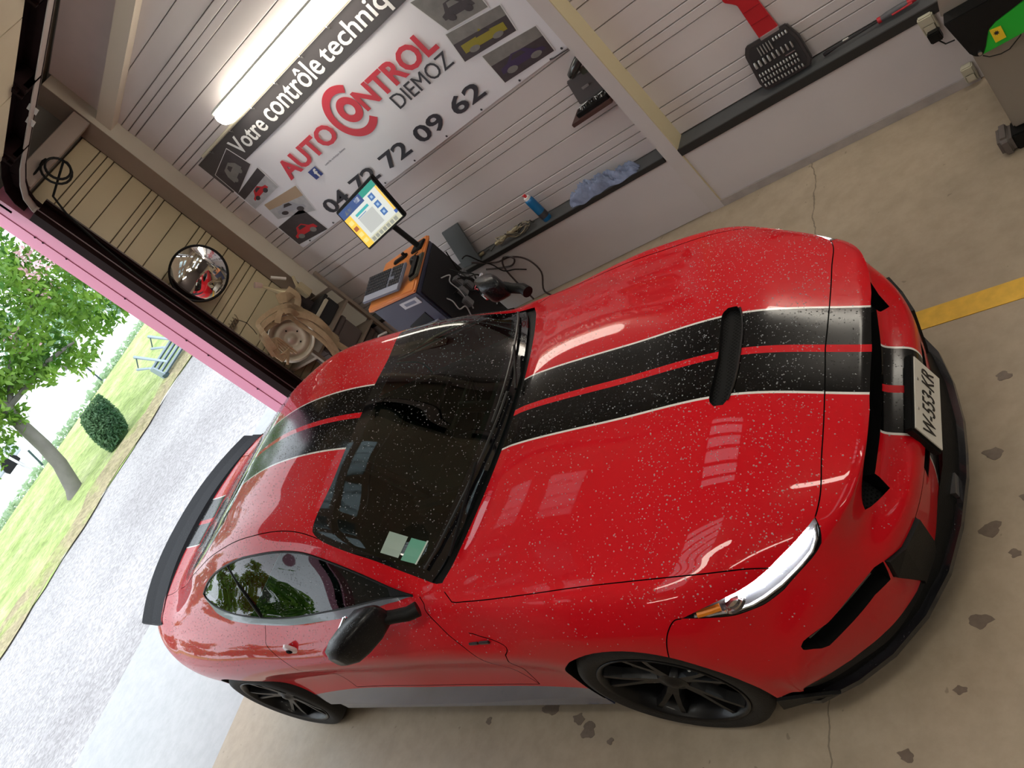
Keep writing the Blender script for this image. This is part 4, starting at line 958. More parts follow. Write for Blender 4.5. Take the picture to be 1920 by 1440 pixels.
# lip joining body edge and liner
for pts in (arch_f, arch_r):
    for s_ in (1, -1):
        mb = MB()
        for k in range(len(pts) - 1):
            a = SP(*pts[k]) * (1, s_, 1); b = SP(*pts[k + 1]) * (1, s_, 1); mb.add([a, b, b - (0, s_ * .07, 0), a - (0, s_ * .07, 0)], [(0, 1, 2, 3)])
        mb.build('wheel_arch_edge', blackm, car, norm=False)
# under body
MB().box((-3.30, -.74, .15), (.60, .74, .24)).build('floor_pan', dark, car)
MB().box((-2.33, -.885, .16), (-.40, .885, .27)).build('side_skirt', rockerm, car, bevel=.01)
# wipers, cowl details
for (a, b) in (((7.80, -1.9), (8.10, 3.1)), ((7.80, .6), (8.12, -2.6))):
    pass
def onsurf(u, v, h): s_ = 1 if v >= 0 else -1; return tuple((SP(u, abs(v)) + SN(u, abs(v)) * h) * (1, s_, 1))
for (p0, p1, q0, q1) in (((7.78, -2.9), (8.14, -1.2), (8.20, -3.2), (8.10, .6)), ((7.76, .6), (8.12, 1.8), (8.18, -.2), (8.14, 3.2))):
    wi = MB().tube([onsurf(*p0, .02), onsurf(*p1, .035)], .007, 6).build('wiper_arm', blackm, car, smooth=True)
    pts = [onsurf(q0[0] + (q1[0] - q0[0]) * k / 8, q0[1] + (q1[1] - q0[1]) * k / 8, .016) for k in range(9)]
    MB().tube(pts, .006, 5).build('wiper_blade', mat('wiper_rubber', (.03, .03, .03), .35), wi, smooth=True)
# badge on the front wing
bc = SP(7.1, 6.32) * (1, -1, 1)
MB().box(tuple(bc + (-.055, -.010, -.006)), tuple(bc + (-.006, -.001, .006))).box(tuple(bc + (.002, -.010, -.007)), tuple(bc + (.055, -.001, .007))).build('wing_badge', mat('badge_black', (.04, .03, .03), .3, .5), car, bevel=.002)
# stickers behind the windscreen (near lower corner) and lettering along the far edge
def sticker(name, u0, u1, v0, v1, s_, m, h=.003, label=None, nn=3):
    mb = MB()
    for i in range(nn + 1):
        for j in range(nn + 1):
            u = u0 + (u1 - u0) * i / nn; v = v0 + (v1 - v0) * j / nn; mb.v.append(tuple((SP(u, v) + SN(u, v) * h) * (1, s_, 1)))
    for i in range(nn):
        for j in range(nn): a = i * (nn + 1) + j; mb.f.append((a, a + 1, a + nn + 2, a + nn + 1)); mb.mi.append(0)
    return tag(mb.build(name, m, ws, norm=False), label)
sticker('windshield_sticker', 8.60, 8.83, 2.62, 3.0, -1, mat('sticker_pale', (.32, .42, .36), .4), label='pale grey-green sticker')
sticker('windshield_sticker', 8.36, 8.56, 2.62, 3.05, -1, mat('sticker_green', (.10, .36, .25), .4), .003, label='green sticker with a white edge')
sticker('sticker_edge', 8.355, 8.375, 2.60, 3.07, -1, mat('sticker_white', (.5, .6, .55), .4), .0036)

# rain drops standing on paint and glass
rgd = np.random.RandomState(12)
wet = np.isin(lab, ['hood', 'roof', 'front_fender', 'trunk_lid', 'front_bumper', 'quarter_panel', 'door', 'windshield', 'windshield_border', 'rear_window', 'side_window']) & (VA[T][:, :, 5].mean(1) > .18)
tw_ = T[wet]; PA, PB, PC = VA[tw_[:, 0], :6], VA[tw_[:, 1], :6], VA[tw_[:, 2], :6]
ar = np.linalg.norm(np.cross(PB[:, :3] - PA[:, :3], PC[:, :3] - PA[:, :3]), axis=1) / 2
cz_ = VA[tw_][:, :, 0].mean(1); wt_ = ar * (1 + 1.3 * (cz_ > .2) + .6 * (cz_ < -1.2)) * np.where(np.isin(lab[wet], ['front_bumper']), .3, 1) * np.clip(VA[tw_][:, :, 5].mean(1) * 1.6 - .25, .05, 1)
for s_ in (1, -1):
    n = 9500; k = rgd.choice(len(tw_), n, p=wt_ / wt_.sum()); a, b = rgd.uniform(0, 1, (2, n)); f_ = a + b > 1; a[f_], b[f_] = 1 - a[f_], 1 - b[f_]
    Q = PA[k] + (PB[k] - PA[k]) * a[:, None] + (PC[k] - PA[k]) * b[:, None]; P = Q[:, :3] * (1, s_, 1); N = Q[:, 3:6] * (1, s_, 1); N /= np.linalg.norm(N, axis=1)[:, None]
    t1 = np.cross(N, rgd.normal(size=(n, 3))); t1 /= np.linalg.norm(t1, axis=1)[:, None]; t2 = np.cross(N, t1); r = (rgd.lognormal(-6.42, .34, n))[:, None].clip(.0007, .0032)
    V = [P + N * r * .62]
    for ring_, h_ in ((.62, .46), (1.0, .0)):
        for q in range(6): an = q * PI / 3; V.append(P + (t1 * math.cos(an) + t2 * math.sin(an)) * r * ring_ + N * r * h_)
    V = np.stack(V, 1).reshape(-1, 3); base = np.arange(n) * 13; Fc = []
    for q in range(6):
        q2 = (q + 1) % 6; Fc.append(np.stack([base, base + 1 + q, base + 1 + q2], 1)); Fc.append(np.stack([base + 1 + q, base + 7 + q, base + 7 + q2], 1)); Fc.append(np.stack([base + 1 + q, base + 7 + q2, base + 1 + q2], 1))
    me = bpy.data.meshes.new('rain_drops'); me.from_pydata(V.tolist(), [], np.concatenate(Fc).tolist()); me.update(); me.polygons.foreach_set('use_smooth', [True] * len(me.polygons))
    tag(link('rain_drops', me, dropm, car), 'rain drops standing on the body', kind='stuff')

# cabin
cabm = mat('cabin_dark', (.02, .021, .022), .7); seatm = mat('seat_cloth', (.05, .053, .055), .75)
cab = bpy.data.objects.new('cabin', None); C.objects.link(cab); cab.parent = car
MB().box((-2.5, -.68, .26), (-.3, .68, .34)).box((-.78, -.66, .30), (-.45, .66, .80)).prism([(-.62, -.68, .86), (-1.02, -.66, .80), (-1.08, -.66, .70), (-.62, -.68, .55)], (0, 1.34, 0)).box((-2.62, -.68, .3), (-2.45, .68, .80)).build('dashboard', cabm, cab, bevel=.015)
for s_ in (1, -1):
    MB().box((-2.4, s_ * .70 - .02, .3), (-.6, s_ * .70 + .02, .86)).build('door_lining', cabm, cab)
    st_ = MB().box((-1.95, s_ * .36 - .24, .34), (-1.35, s_ * .36 + .24, .50)).build('seat', seatm, cab, bevel=.05, seg=3)
    MB().prism([(-1.82, s_ * .36 - .22, .46), (-1.70, s_ * .36 - .22, .46), (-1.93, s_ * .36 - .20, 1.03), (-2.03, s_ * .36 - .20, 1.02)], (0, .42, 0)).build('backrest', seatm, cab, bevel=.04, seg=3)
    MB().box((-2.06, s_ * .36 - .12, 1.03), (-1.96, s_ * .36 + .12, 1.20)).build('headrest', seatm, cab, bevel=.04, seg=3)
sw = MB(); R_ = .185; ct = Vector((-1.18, .36, .84)); pts = []
for k in range(25):
    a = 2 * PI * k / 24; pts.append(ct + Vector((math.sin(a) * R_ * .35, math.cos(a) * R_, math.sin(a) * R_ * .93)))
sw.tube(pts, .014, 8, caps=False); sw.tube([ct, ct + Vector((.2, 0, -.08))], .03, 8); sw.tube([ct + Vector((0, -R_, 0)), ct + Vector((0, R_, 0))], .014, 6)
sw.build('steering_wheel', blackm, cab, smooth=True)
MB().box((-1.02, -.06, 1.16), (-1.0, .06, 1.2)).build('rearview_mirror', blackm, cab, bevel=.008)

# ================================================================== THINGS ON THE LONG WALL
YB = 4.285
def flat(name, pts, y, m, parent, th=.001):
    """thin printed patch on the banner: (x, z) outline"""
    return MB().prism([(x, y, z) for x, z in pts], (0, th, 0)).build(name, m, parent)
ban = empty('banner', (-3.9, YB, 1.34), 0, 'large white advertising banner with red and black lettering hung on the cladded wall', 'banner')
bw = mat('banner_white', (.76, .75, .80), .35, bump=.1, bscale=3); bdk = mat('banner_dark_grey', (.060, .052, .055), .35)
def bb(o): o.parent = ban; o.matrix_parent_inverse = Matrix.Translation(Vector((-3.9, YB, 1.34))).inverted(); return o
bx0, bx1, bz0, bz1 = -5.44, -2.42, 1.345, 2.335
mb = MB(); nx_, nz_ = 30, 10
for i in range(nx_ + 1):
    for j in range(nz_ + 1):
        x = bx0 + (bx1 - bx0) * i / nx_; z = bz0 + (bz1 - bz0) * j / nz_
        mb.v.append((x, YB - .004 - .0035 * math.sin(x * 5 + z) - .002 * math.sin(z * 9), z))
for i in range(nx_):
    for j in range(nz_): a = i * (nz_ + 1) + j; mb.f.append((a, a + nz_ + 1, a + nz_ + 2, a + 1)); mb.mi.append(0)
bb(mb.build('banner_sheet', bw, smooth='all'))
YT = YB - .0108
hd = bb(flat('header_band', [(-5.44, 2.02), (-5.30, 2.02), (-5.16, 2.125), (-2.60, 2.125), (-2.60, 2.335), (-5.44, 2.335)], YT, bdk, None))
def btext(txt, x0, x1, z0, z1, m, thick=.0, name='lettering', shear=0, dy=.0015):
    me = fit_text(txt, x0, x1, z0, z1, thick, shear)
    me.transform(Matrix.Rotation(PI / 2, 4, 'X')); me.transform(Matrix.Translation((0, YT - dy, 0)))
    o = link(name, me, m); bb(o); return o
tw = mat('print_white', (.78, .78, .78), .5); trd = mat('print_red', (.62, .035, .06), .45); tbk = mat('print_black', (.030, .028, .038), .5); tgr = mat('print_grey', (.25, .25, .3), .5)
btext('Votre', -5.03, -4.60, 2.165, 2.295, tw, .012); btext('contrôle', -4.545, -3.84, 2.165, 2.315, tw, .012); btext('technique', -3.80, -2.90, 2.135, 2.30, tw, .012)
btext('AUTO', -4.885, -4.20, 1.800, 1.952, trd, .03); btext('NTROL', -3.862, -3.10, 1.805, 1.965, trd, .03)
def ring(cx, cz, R0, R1, a0, a1, m, sx=1.0, n=40):
    mb = MB()
    for k in range(n):
        t0 = a0 + (a1 - a0) * k / n; t1 = a0 + (a1 - a0) * (k + 1) / n
        q = [(cx + R * math.cos(t) * sx, YT, cz + R * math.sin(t)) for R, t in ((R0, t0), (R1, t0), (R1, t1), (R0, t1))]
        mb.prism(q, (0, .001, 0))
    return bb(mb.build('lettering_ring', m))
ring(-3.975, 1.885, .138, .195, math.radians(48), math.radians(312), trd)
ring(-3.965, 1.893, .042, .095, 0, 2 * PI, trd, 1.02)
btext('DIEMOZ', -3.655, -3.10, 1.682, 1.785, tbk, .0)
for k_, (s_t, xa_) in enumerate((('04', -4.885), ('72', -4.505), ('72', -4.125), ('09', -3.745), ('62', -3.365))): btext(s_t, xa_, xa_ + .28, 1.415, 1.535, tbk, .02, 'phone_digits')
fbk = bb(flat('social_square', [(-4.70, 1.688), (-4.605, 1.688), (-4.605, 1.768), (-4.70, 1.768)], YT, mat('print_blue', (.02, .04, .22), .4), None)); btext('f', -4.660, -4.618, 1.690, 1.760, tw, .03, dy=.002)
btext('contrôle technique diemoz', -4.52, -4.26, 1.715, 1.735, tgr)
pdk = mat('photo_dark', (.05, .04, .045), .4, noise=.5, nscale=14); pgr = mat('photo_grey', (.20, .19, .18), .4, noise=.3, nscale=20); prd = mat('photo_red', (.55, .02, .03), .4); pyl = mat('photo_olive', (.28, .24, .02), .4); ppu = mat('photo_violet', (.05, .035, .09), .35); psl = mat('photo_silver', (.36, .36, .40), .4); plt = mat('photo_light', (.42, .42, .44), .4, noise=.3, nscale=18); pwht = mat('photo_border', (.7, .7, .72), .4); ptan = mat('photo_tan', (.42, .30, .20), .5)
def photo(cs, bg, carm, cx=.5, cy=.42, w=.62, h=.30, extra=None, flip=False, style=0):
    """printed snapshot: cs = TL, TR, BR, BL in wall (x, z); a car silhouette inside"""
    cs = [np.array(c) for c in cs]
    P = lambda u, v: tuple((cs[3] * (1 - u) + cs[2] * u) * (1 - v) + (cs[0] * (1 - u) + cs[1] * u) * v)
    b = bb(flat('snapshot', [P(-.02, -.02), P(1.02, -.02), P(1.02, 1.02), P(-.02, 1.02)], YT - .0006, pwht, None, .0008))
    def patch(pts, m, k): o = flat('snapshot_print', [P(*q) for q in pts], YT - .0012 - .0006 * k, m, None, .0005); o.parent = b; o.matrix_parent_inverse = (Matrix.Translation(Vector((-3.9, YB, 1.34)))).inverted() if False else Matrix.Identity(4); return o
    patch([(0, 0), (1, 0), (1, 1), (0, 1)], bg, 0)
    if extra: patch([(0, .62), (1, .62), (1, 1), (0, 1)], extra, 1)
    body = [(0, .10), (.03, .34), (.18, .45), (.34, .88), (.62, .95), (.80, .55), (.97, .45), (1, .12)]
    if style == 1: body = [(.0, .1), (.02, .6), (.2, .95), (.75, .95), (.98, .55), (1, .1)]
    if style == 2: body = [(0, .1), (.0, .62), (.42, .66), (.50, 1.0), (.60, .66), (1, .60), (1, .1)]
    if flip: body = [(1 - x, y) for x, y in body][::-1]
    patch([(cx - w / 2 + x * w, cy - h / 2 + y * h) for x, y in body], carm, 2)
    win = [(.36, .58), (.42, .84), (.60, .86), (.70, .58)]
    if flip: win = [(1 - x, y) for x, y in win][::-1]
    patch([(cx - w / 2 + x * w, cy - h / 2 + y * h) for x, y in win], pdk if carm is not pdk else pgr, 3)
    for wx in (.22, .78):
        patch([(cx - w / 2 + wx * w + .075 * math.cos(t) * w / .62, cy - h / 2 + .1 * h + .10 * math.sin(t)) for t in [2 * PI * k / 12 for k in range(12)]], pdk if bg is not pdk else pgr, 4)
photo([(-5.113, 2.293 - .10), (-5.041, 2.083), (-5.400, 1.980), (-5.40, 2.17)][0:4] if False else [(-5.40, 2.20), (-5.08, 2.27), (-5.04, 2.08), (-5.41, 1.99)], pdk, pgr, w=.55, h=.6, cy=.5, style=1)
photo([(-5.41, 1.99), (-5.02, 2.03), (-5.04, 1.83), (-5.42, 1.82)], plt, prd, w=.6, h=.42, extra=pdk)
photo([(-5.31, 1.80), (-4.90, 1.755), (-4.97, 1.52), (-5.34, 1.65)], plt, psl, w=.75, h=.5, extra=ptan, flip=True)
photo([(-5.42, 1.60), (-5.06, 1.60), (-5.05, 1.35), (-5.425, 1.39)], pdk, prd, w=.75, h=.46)
photo([(-3.03, 2.10), (-2.66, 2.02), (-2.674, 1.80), (-2.975, 1.85)], pgr, pdk, w=.7, h=.5)
photo([(-3.005, 1.84), (-2.61, 1.765), (-2.64, 1.60), (-3.04, 1.65)], pdk, pyl, w=.8, h=.55, style=2, extra=pgr)
photo([(-2.925, 1.61), (-2.53, 1.552), (-2.545, 1.377), (-2.935, 1.404)], pdk, ppu, w=.85, h=.5, extra=pgr, flip=True)
mb = MB().tube([(-5.3, YB - .03, 2.352), (-2.42, YB - .03, 2.352)], .012, 8); bb(mb.build('hanging_rod', mat('rod_cream', (.6, .56, .42), .4), smooth=True))
for x in np.linspace(-5.2, -2.6, 9):
    bb(MB().tube([(x, YB - .03, 2.362), (x + .01, YB - .045, 2.335), (x, YB - .02, 2.312), (x - .008, YB - .01, 2.325)], .003, 5).build('hook', steel))
for x in list(np.linspace(-5.3, -2.5, 9)): bb(MB().lathe([(.0001, .003), (.006, .002), (.008, 0)], (x, YB - .012, 1.362), 'y', 10, sgn=-1).build('eyelet', tbk))

# ------------------------------------------------------------------ diagnostic trolley
orange = mat('orange_top', (.62, .20, .045), .4, noise=.06); navy = mat('navy_cabinet', (.055, .058, .10), .45); navyd = mat('dark_cabinet_side', (.008, .008, .010), .5, spec=.3)
tz = .99
fl_, fr_, br_, bl_ = (-4.43, 3.40), (-3.86, 3.33), (-4.04, 3.97), (-4.53, 3.93)
tro = empty('diagnostic_trolley', (-4.2, 3.65, 0), 0, 'dark blue wheeled cabinet with an orange top standing behind the car by the wall', 'trolley')
TP = Matrix.Translation((-4.2, 3.65, 0)).inverted()
def tt(o, p=None): o.parent = p or tro; o.matrix_parent_inverse = TP if p is None else Matrix.Identity(4); return o
tt(MB().prism([(fl_[0], fl_[1], tz - .03), (fr_[0], fr_[1], tz - .03), (br_[0], br_[1], tz - .03), (bl_[0], bl_[1], tz - .03)], (0, 0, .032)).build('worktop', orange, bevel=.012, seg=3))
def ins(p, k=.035): c = np.array((-4.21, 3.66)); p = np.array(p); return tuple(p + (c - p) * k * 2)
q = [ins(p) for p in (fl_, fr_, br_, bl_)]
tt(MB().prism([(a, b, .10) for a, b in q], (0, 0, tz - .13)).build('cabinet_body', navy, bevel=.01, seg=2))
# side facing the room: black frame full of cables
tt(MB().prism([(q[1][0] + .012, q[1][1] + .02, .15), (q[2][0] + .012, q[2][1] - .02, .15), (q[2][0] + .012, q[2][1] - .02, tz - .06), (q[1][0] + .012, q[1][1] + .02, tz - .06)], (.004, .002, 0)).build('side_panel', navyd))
fv = (Vector((q[1][0], q[1][1], 0)) - Vector((q[0][0], q[0][1], 0))); fn_ = Vector((fv.y, -fv.x, 0)).normalized()
def front(name, a, b, z0, z1, m, th=.005, sk=0):
    A, B = Vector((q[0][0], q[0][1], 0)) + fv * a, Vector((q[0][0], q[0][1], 0)) + fv * b
    return tt(MB().prism([(A.x, A.y, z0), (B.x, B.y, z0), (B.x, B.y, z1), (A.x, A.y, z1 - sk)], fn_ * th).build(name, m))
front('printer_slot', .30, .78, .70, .79, navyd, .004, .06); front('printer_tray', .34, .86, .675, .70, mat('tray_grey', (.3, .3, .36), .4), .05)
front('name_label', .55, .92, .87, .925, mat('label_pale', (.55, .57, .62), .4)); front('name_label_print', .62, .85, .885, .91, mat('label_print', (.15, .17, .25), .4), .0055)
for (x, y) in q: tt(MB().lathe([(.0001, -.02), (.045, -.02), (.05, 0), (.045, .02), (.0001, .02)], (x, y, .05), 'y', 16).build('caster', blackm))
rnd = random.Random(11)
for k in range(9):
    p = [(-3.93 + rnd.uniform(-.03, .03), 3.5 + .05 * k, tz - .12 - rnd.uniform(0, .2))]
    for i in range(6): a = p[-1]; p.append((a[0] + rnd.uniform(-.03, .05), a[1] + rnd.uniform(-.05, .06), a[2] - rnd.uniform(.02, .11)))
    tt(MB().tube(sm(p), .005, 5).build('hanging_cable', blackm if k % 3 else mat('cable_grey', (.3, .3, .32), .4), smooth=True))
for k in range(5): tt(MB().box((-3.90 - .03 * k, 3.55 + .07 * k, .55 + .05 * (k % 3)), (-3.85 - .03 * k, 3.60 + .07 * k, .62 + .05 * (k % 3))).build('connector', mat('connector_grey', (.12, .12, .13), .4), bevel=.006))
# monitor on its arm
mon = empty('flat_monitor', (-4.06, 3.83, tz), 0, 'flat monitor on a black arm showing a yellow and blue menu screen', 'monitor')
MO = Matrix.Translation((-4.06, 3.83, tz)).inverted()
def mm(o, p=None): o.parent = p or mon; o.matrix_parent_inverse = MO if p is None else Matrix.Identity(4); return o
mm(MB().tube([(-4.07, 3.85, tz + .01), (-4.085, 3.85, 1.22), (-4.10, 3.83, 1.24)], .020, 10).build('arm', blackm, smooth=True))
mm(MB().box((-4.13, 3.80, tz + .003), (-4.02, 3.90, tz + .02)).build('arm_base', blackm, bevel=.005))
sc_ = [(-4.375, 3.80, 1.20), (-3.868, 3.80, 1.27), (-3.868, 3.80, 1.57), (-4.325, 3.80, 1.55)]
sc_ = [(-4.375, 3.795, 1.195), (-3.885, 3.80, 1.245), (-3.845, 3.825, 1.588), (-4.335, 3.82, 1.538)]
mm(MB().prism(sc_, (0, .035, 0)).build('bezel', blackm, bevel=.006))
A_ = [Vector(p) for p in sc_]; nrm_ = (A_[1] - A_[0]).cross(A_[3] - A_[0]).normalized()
if nrm_.y > 0: nrm_ = -nrm_
def SQ(u, v, h=.001):
    u = .035 + .93 * u; v = .05 + .90 * v
    return (A_[0] * (1 - u) + A_[1] * u) * (1 - v) + (A_[3] * (1 - u) + A_[2] * u) * v + nrm_ * h
scr = bpy.data.objects.new('screen', None); 
def em(name, c, s_=1.1): return mat(name, tuple(x * .1 for x in c), .3, emit=c, es=s_ * .62)
def spatch(name, u0, v0, u1, v1, m, k=0, parent=None):
    o = MB().add([SQ(u0, v0, .001 + .0006 * k), SQ(u1, v0, .001 + .0006 * k), SQ(u1, v1, .001 + .0006 * k), SQ(u0, v1, .001 + .0006 * k)], [(0, 1, 2, 3)]).build(name, m, norm=False); return mm(o, parent)
sw_ = spatch('screen', 0, 0, 1, 1, em('screen_white', (.72, .74, .68), .9))
for nm, r, m in (('screen_bar', (0, 0, .17, .80), em('scr_yellow', (.80, .50, .05))), ('screen_bar', (.17, 0, 1, .14), em('scr_cream', (.62, .60, .42), .9)), ('screen_bar', (0, .80, .62, 1), em('scr_navy', (.03, .07, .22), .9)), ('screen_bar', (.62, .86, 1, 1), em('scr_green', (.02, .30, .22), .9)), ('screen_bar', (.955, .22, 1, .86), em('scr_amber', (.75, .48, .08))), ('screen_bar', (.94, .14, 1, .22), em('scr_blue2', (.05, .12, .4), .9)), ('screen_box', (.26, .20, .66, .60), em('scr_grey', (.52, .53, .50), .9)), ('screen_text', (.26, .66, .62, .72), em('scr_teal', (.05, .42, .42), .9)), ('screen_text', (.26, .61, .50, .63), em('scr_blue3', (.2, .3, .5), .8)), ('screen_logo', (.10, .84, .30, .93), em('scr_olive', (.30, .28, .12), .8)), ('screen_logo', (.44, .87, .56, .97), em('scr_white', (.8, .8, .8), 1))):
    spatch(nm, *r, m, 1, sw_)
for k in range(3): spatch('screen_icon', .72, .68 - .20 * k, .84, .82 - .20 * k, em('scr_blue', (.06, .16, .40), .9), 2, sw_); spatch('screen_icon', .755, .72 - .20 * k, .805, .78 - .20 * k, em('scr_pale', (.35, .5, .7), .9), 3, sw_)
for k in range(7): spatch('screen_button', .20 + .105 * k, .02, .28 + .105 * k, .11, em('scr_btn', (.35, .36, .30), .8), 2, sw_)
for k in range(4): spatch('screen_icon', .03, .12 + .16 * k, .13, .22 + .16 * k, em('scr_brown', (.45, .12, .03), .8) if k == 2 else em('scr_gold', (.85, .62, .2)), 2, sw_)
# keyboard, mouse, phone tray on the worktop
def place(name, loc, rz, label, cat, rx=0):
    o = empty(name, loc, rz, label, cat); o.rotation_euler = (rx, 0, rz); return o
kbd = place('keyboard', (-4.235, 3.53, tz + .052), math.radians(-12), 'grey computer keyboard tilted on the orange worktop edge', 'keyboard', math.radians(14)); kbd.scale = (1.12, 1.15, 1)
MB().box((-.22, -.09, -.012), (.22, .09, .008)).build('keyboard_base', mat('kbd_grey', (.16, .17, .22), .45), kbd, bevel=.006)
km = mat('key_black', (.035, .035, .04), .5)
mb = MB().box((-.21, -.085, .008), (.21, -.045, .011)); mb.build('palm_rest', mat('palm_grey', (.34, .35, .42), .4), kbd)
ref = None
for r in range(6):
    for c_ in range(17):
        if c_ in (11,) or (c_ in (15,) and r < 0): continue
        if 11 < c_ < 14 and r in (3,): continue
        if ref is None: ref = MB().box((-.0095, -.008, 0), (.0095, .008, .007)).build('key', km, kbd); o = ref
        else: o = bpy.data.objects.new('key', ref.data); C.objects.link(o); o.parent = kbd
        o.location = (-.20 + c_ * .0245, .075 - r * .0215, .008)
ms = place('computer_mouse', (-4.05, 3.70, tz + .002), .3, 'black mouse beside the keyboard on the orange worktop', 'mouse')
mb = MB()
for i in range(7):
    a = PI * i / 6; z = math.sin(a)
for i in range(9):
    t_ = i / 8; w = .032 * math.sin(PI * (t_ * .9 + .05)) ** .5; h = .034 * math.sin(PI * (t_ * .85 + .1))
    for k in range(9): a = PI * k / 8; mb.v.append((w * math.cos(a), -.055 + .11 * t_, h * math.sin(a)))
for i in range(8):
    for k in range(8): a = i * 9 + k; mb.f.append((a, a + 1, a + 10, a + 9)); mb.mi.append(0)
mb.build('mouse_shell', blackp, ms, smooth='all')
MB().tube([(0, .05, .01), (.01, .07, .006), (.03, .075, .005)], .003, 5).build('mouse_cable', blackm, ms, smooth=True)
tray = place('tool_tray', (-3.945, 3.58, tz + .002), .25, 'shallow olive-black tray at the right edge of the orange worktop', 'tray')
MB().box((-.045, -.13, 0), (.045, .13, .02)).build('tray_base', mat('tray_olive', (.06, .06, .045), .4), tray, bevel=.008); MB().box((-.035, -.12, .02), (.02, .10, .035)).build('handset', blackm, tray, bevel=.01)
pad = place('small_remote', (-4.27, 3.83, tz + .002), .1, 'small dark remote control at the back of the orange worktop', 'remote')
MB().box((-.07, -.02, 0), (.07, .02, .018)).build('remote_body', blackm, pad, bevel=.006); MB().lathe([(.0001, .03), (.012, .028), (.014, 0)], (.05, .0, .01), 'z', 14).build('remote_knob', blackm, pad, smooth=True)
cbl = MB().tube([(-4.42, 3.36, .80), (-4.47, 3.33, .82), (-4.55, 3.34, .78), (-4.56, 3.38, .6), (-4.5, 3.4, .3)], .008, 6); tag(cbl.build('power_lead', mat('lead_pale', (.5, .48, .44), .4), smooth=True), 'pale lead bending out of the front of the blue cabinet', 'cable')
mb = MB().tube(sm([(-4.02, 4.02, .60), (-3.92, 4.09, .47), (-3.80, 4.11, .44), (-3.70, 4.10, .36), (-3.66, 4.06, .24), (-3.72, 4.0, .12), (-3.6, 3.95, .03)]), .007, 6).tube(sm([(-4.0, 4.05, .48), (-3.86, 4.1, .38), (-3.78, 4.1, .42), (-3.84, 4.1, .47), (-3.9, 4.08, .38), (-3.85, 4.0, .1)]), .007, 6)
tag(mb.build('cable_bundle', mat('cable_brown_black', (.03, .02, .02), .5), smooth=True), 'dark cables curling down the low wall behind the car mirror', 'cable')

# ------------------------------------------------------------------ ledge things
gp = MB().prism([(-4.30, 4.20, .50), (-4.08, 4.17, .50), (-4.06, 4.27, .81), (-4.27, 4.29, .80)], (0, .012, 0))
tag(gp.build('grey_metal_sheet', mat('sheet_grey', (.085, .088, .09), .45, .2), bevel=.004), 'grey metal sheet leaning on the wall behind the trolley', 'metal sheet')
can = empty('spray_can', (-3.40, 4.215, .50), 0, 'blue spray can with a red nozzle standing on the dark ledge', 'spray can')
MB().lathe([(.0001, 0), (.030, 0), (.033, .006), (.033, .185), (.030, .20), (.020, .212), (.0001, .212)], (0, 0, 0), 'z', 24).build('can_body', mat('can_blue', (.01, .17, .42), .3, .1, .4), can, smooth=True)
MB().lathe([(.0335, .03), (.0335, .075)], (0, 0, 0), 'z', 24).build('can_label', mat('can_dark', (.06, .06, .07), .4), can, smooth='all', norm=False)
MB().lathe([(.026, .203), (.022, .222), (.0001, .224)], (0, 0, 0), 'z', 20).build('can_collar', mat('can_white', (.75, .75, .75), .4), can, smooth=True)
MB().lathe([(.010, .222), (.010, .245), (.0001, .247)], (0, 0, 0), 'z', 12).box((-.016, -.004, .236), (0, .004, .244)).build('nozzle', mat('nozzle_red', (.6, .03, .04), .4), can)
# crumpled cloth
ragm = mat('blue_grey_cloth', (.22, .26, .39), .95, noise=.35, nscale=40)
rg_ = np.random.RandomState(3); mb = MB(); nx_, ny_ = 64, 22
import mathutils
for i in range(nx_ + 1):
    for j in range(ny_ + 1):
        u, v = i / nx_, j / ny_; x = -3.16 + .56 * u; 
        env = math.sin(PI * min(1, max(0, u))) ** .45 * math.sin(PI * v) ** .6
        wv = .55 * (.35 - abs(mathutils.noise.noise(Vector((u * 9 + v * 3, v * 3 + u * 4, 2.0))))) + .22 * (.3 - abs(mathutils.noise.noise(Vector((u * 17 - v * 5, v * 6, 5.0)))))
        wdt = .085 + .02 * math.sin(u * 9)
        mb.v.append((x + .012 * math.sin(v * 17 + u * 9), 4.20 + (v - .5) * wdt * 1.2 * (.5 + .5 * math.sin(PI * u) ** .4) + .01 * math.sin(u * 23), .502 + env * (.062 + .02 * math.sin(u * 7)) + env * wv * .26))
for i in range(nx_):
    for j in range(ny_): a = i * (ny_ + 1) + j; mb.f.append((a, a + ny_ + 1, a + ny_ + 2, a + 1)); mb.mi.append(0)
tag(mb.build('crumpled_cloth', ragm, smooth='all', norm=False), 'crumpled blue-grey cloth lying on the ledge right of the spray can', 'cloth')
# tangle of wires with clips
wt = empty('wire_tangle', (-3.75, 4.22, .50), 0, 'tangle of olive wires and small clips lying on the ledge left of the spray can', 'wires')
rnd = random.Random(5); wcol = [mat('wire_olive', (.16, .13, .08), .5), mat('wire_black', (.03, .028, .025), .5), mat('wire_pale', (.35, .30, .20), .5)]
for k in range(9):
    cx = rnd.uniform(-.06, .16); r = rnd.uniform(.035, .075); p = []
    for i in range(17): a = 2 * PI * i / 14 + k; p.append((cx + r * 1.5 * math.cos(a), .0 + r * .55 * math.sin(a), .012 + .018 * (1 + math.sin(a * 2 + k)) + .003 * k))
    MB().tube(p, .0035, 5).build('wire', wcol[k % 3], wt, smooth=True)
MB().tube([(-.32, .0, .015), (-.26, .02, .012), (-.22, -.02, .012), (-.16, .0, .03), (-.08, .0, .03)], .004, 5).build('wire', wcol[1], wt, smooth=True)
for (x, z, r_) in ((-.33, .016, .012), (-.13, .03, .016)): MB().tube([(x - .025, 0, z), (x + .02, .005, z + .004)], r_, 10).build('clip', mat('clip_brass', (.62, .52, .32), .25, .6), wt, smooth=True)
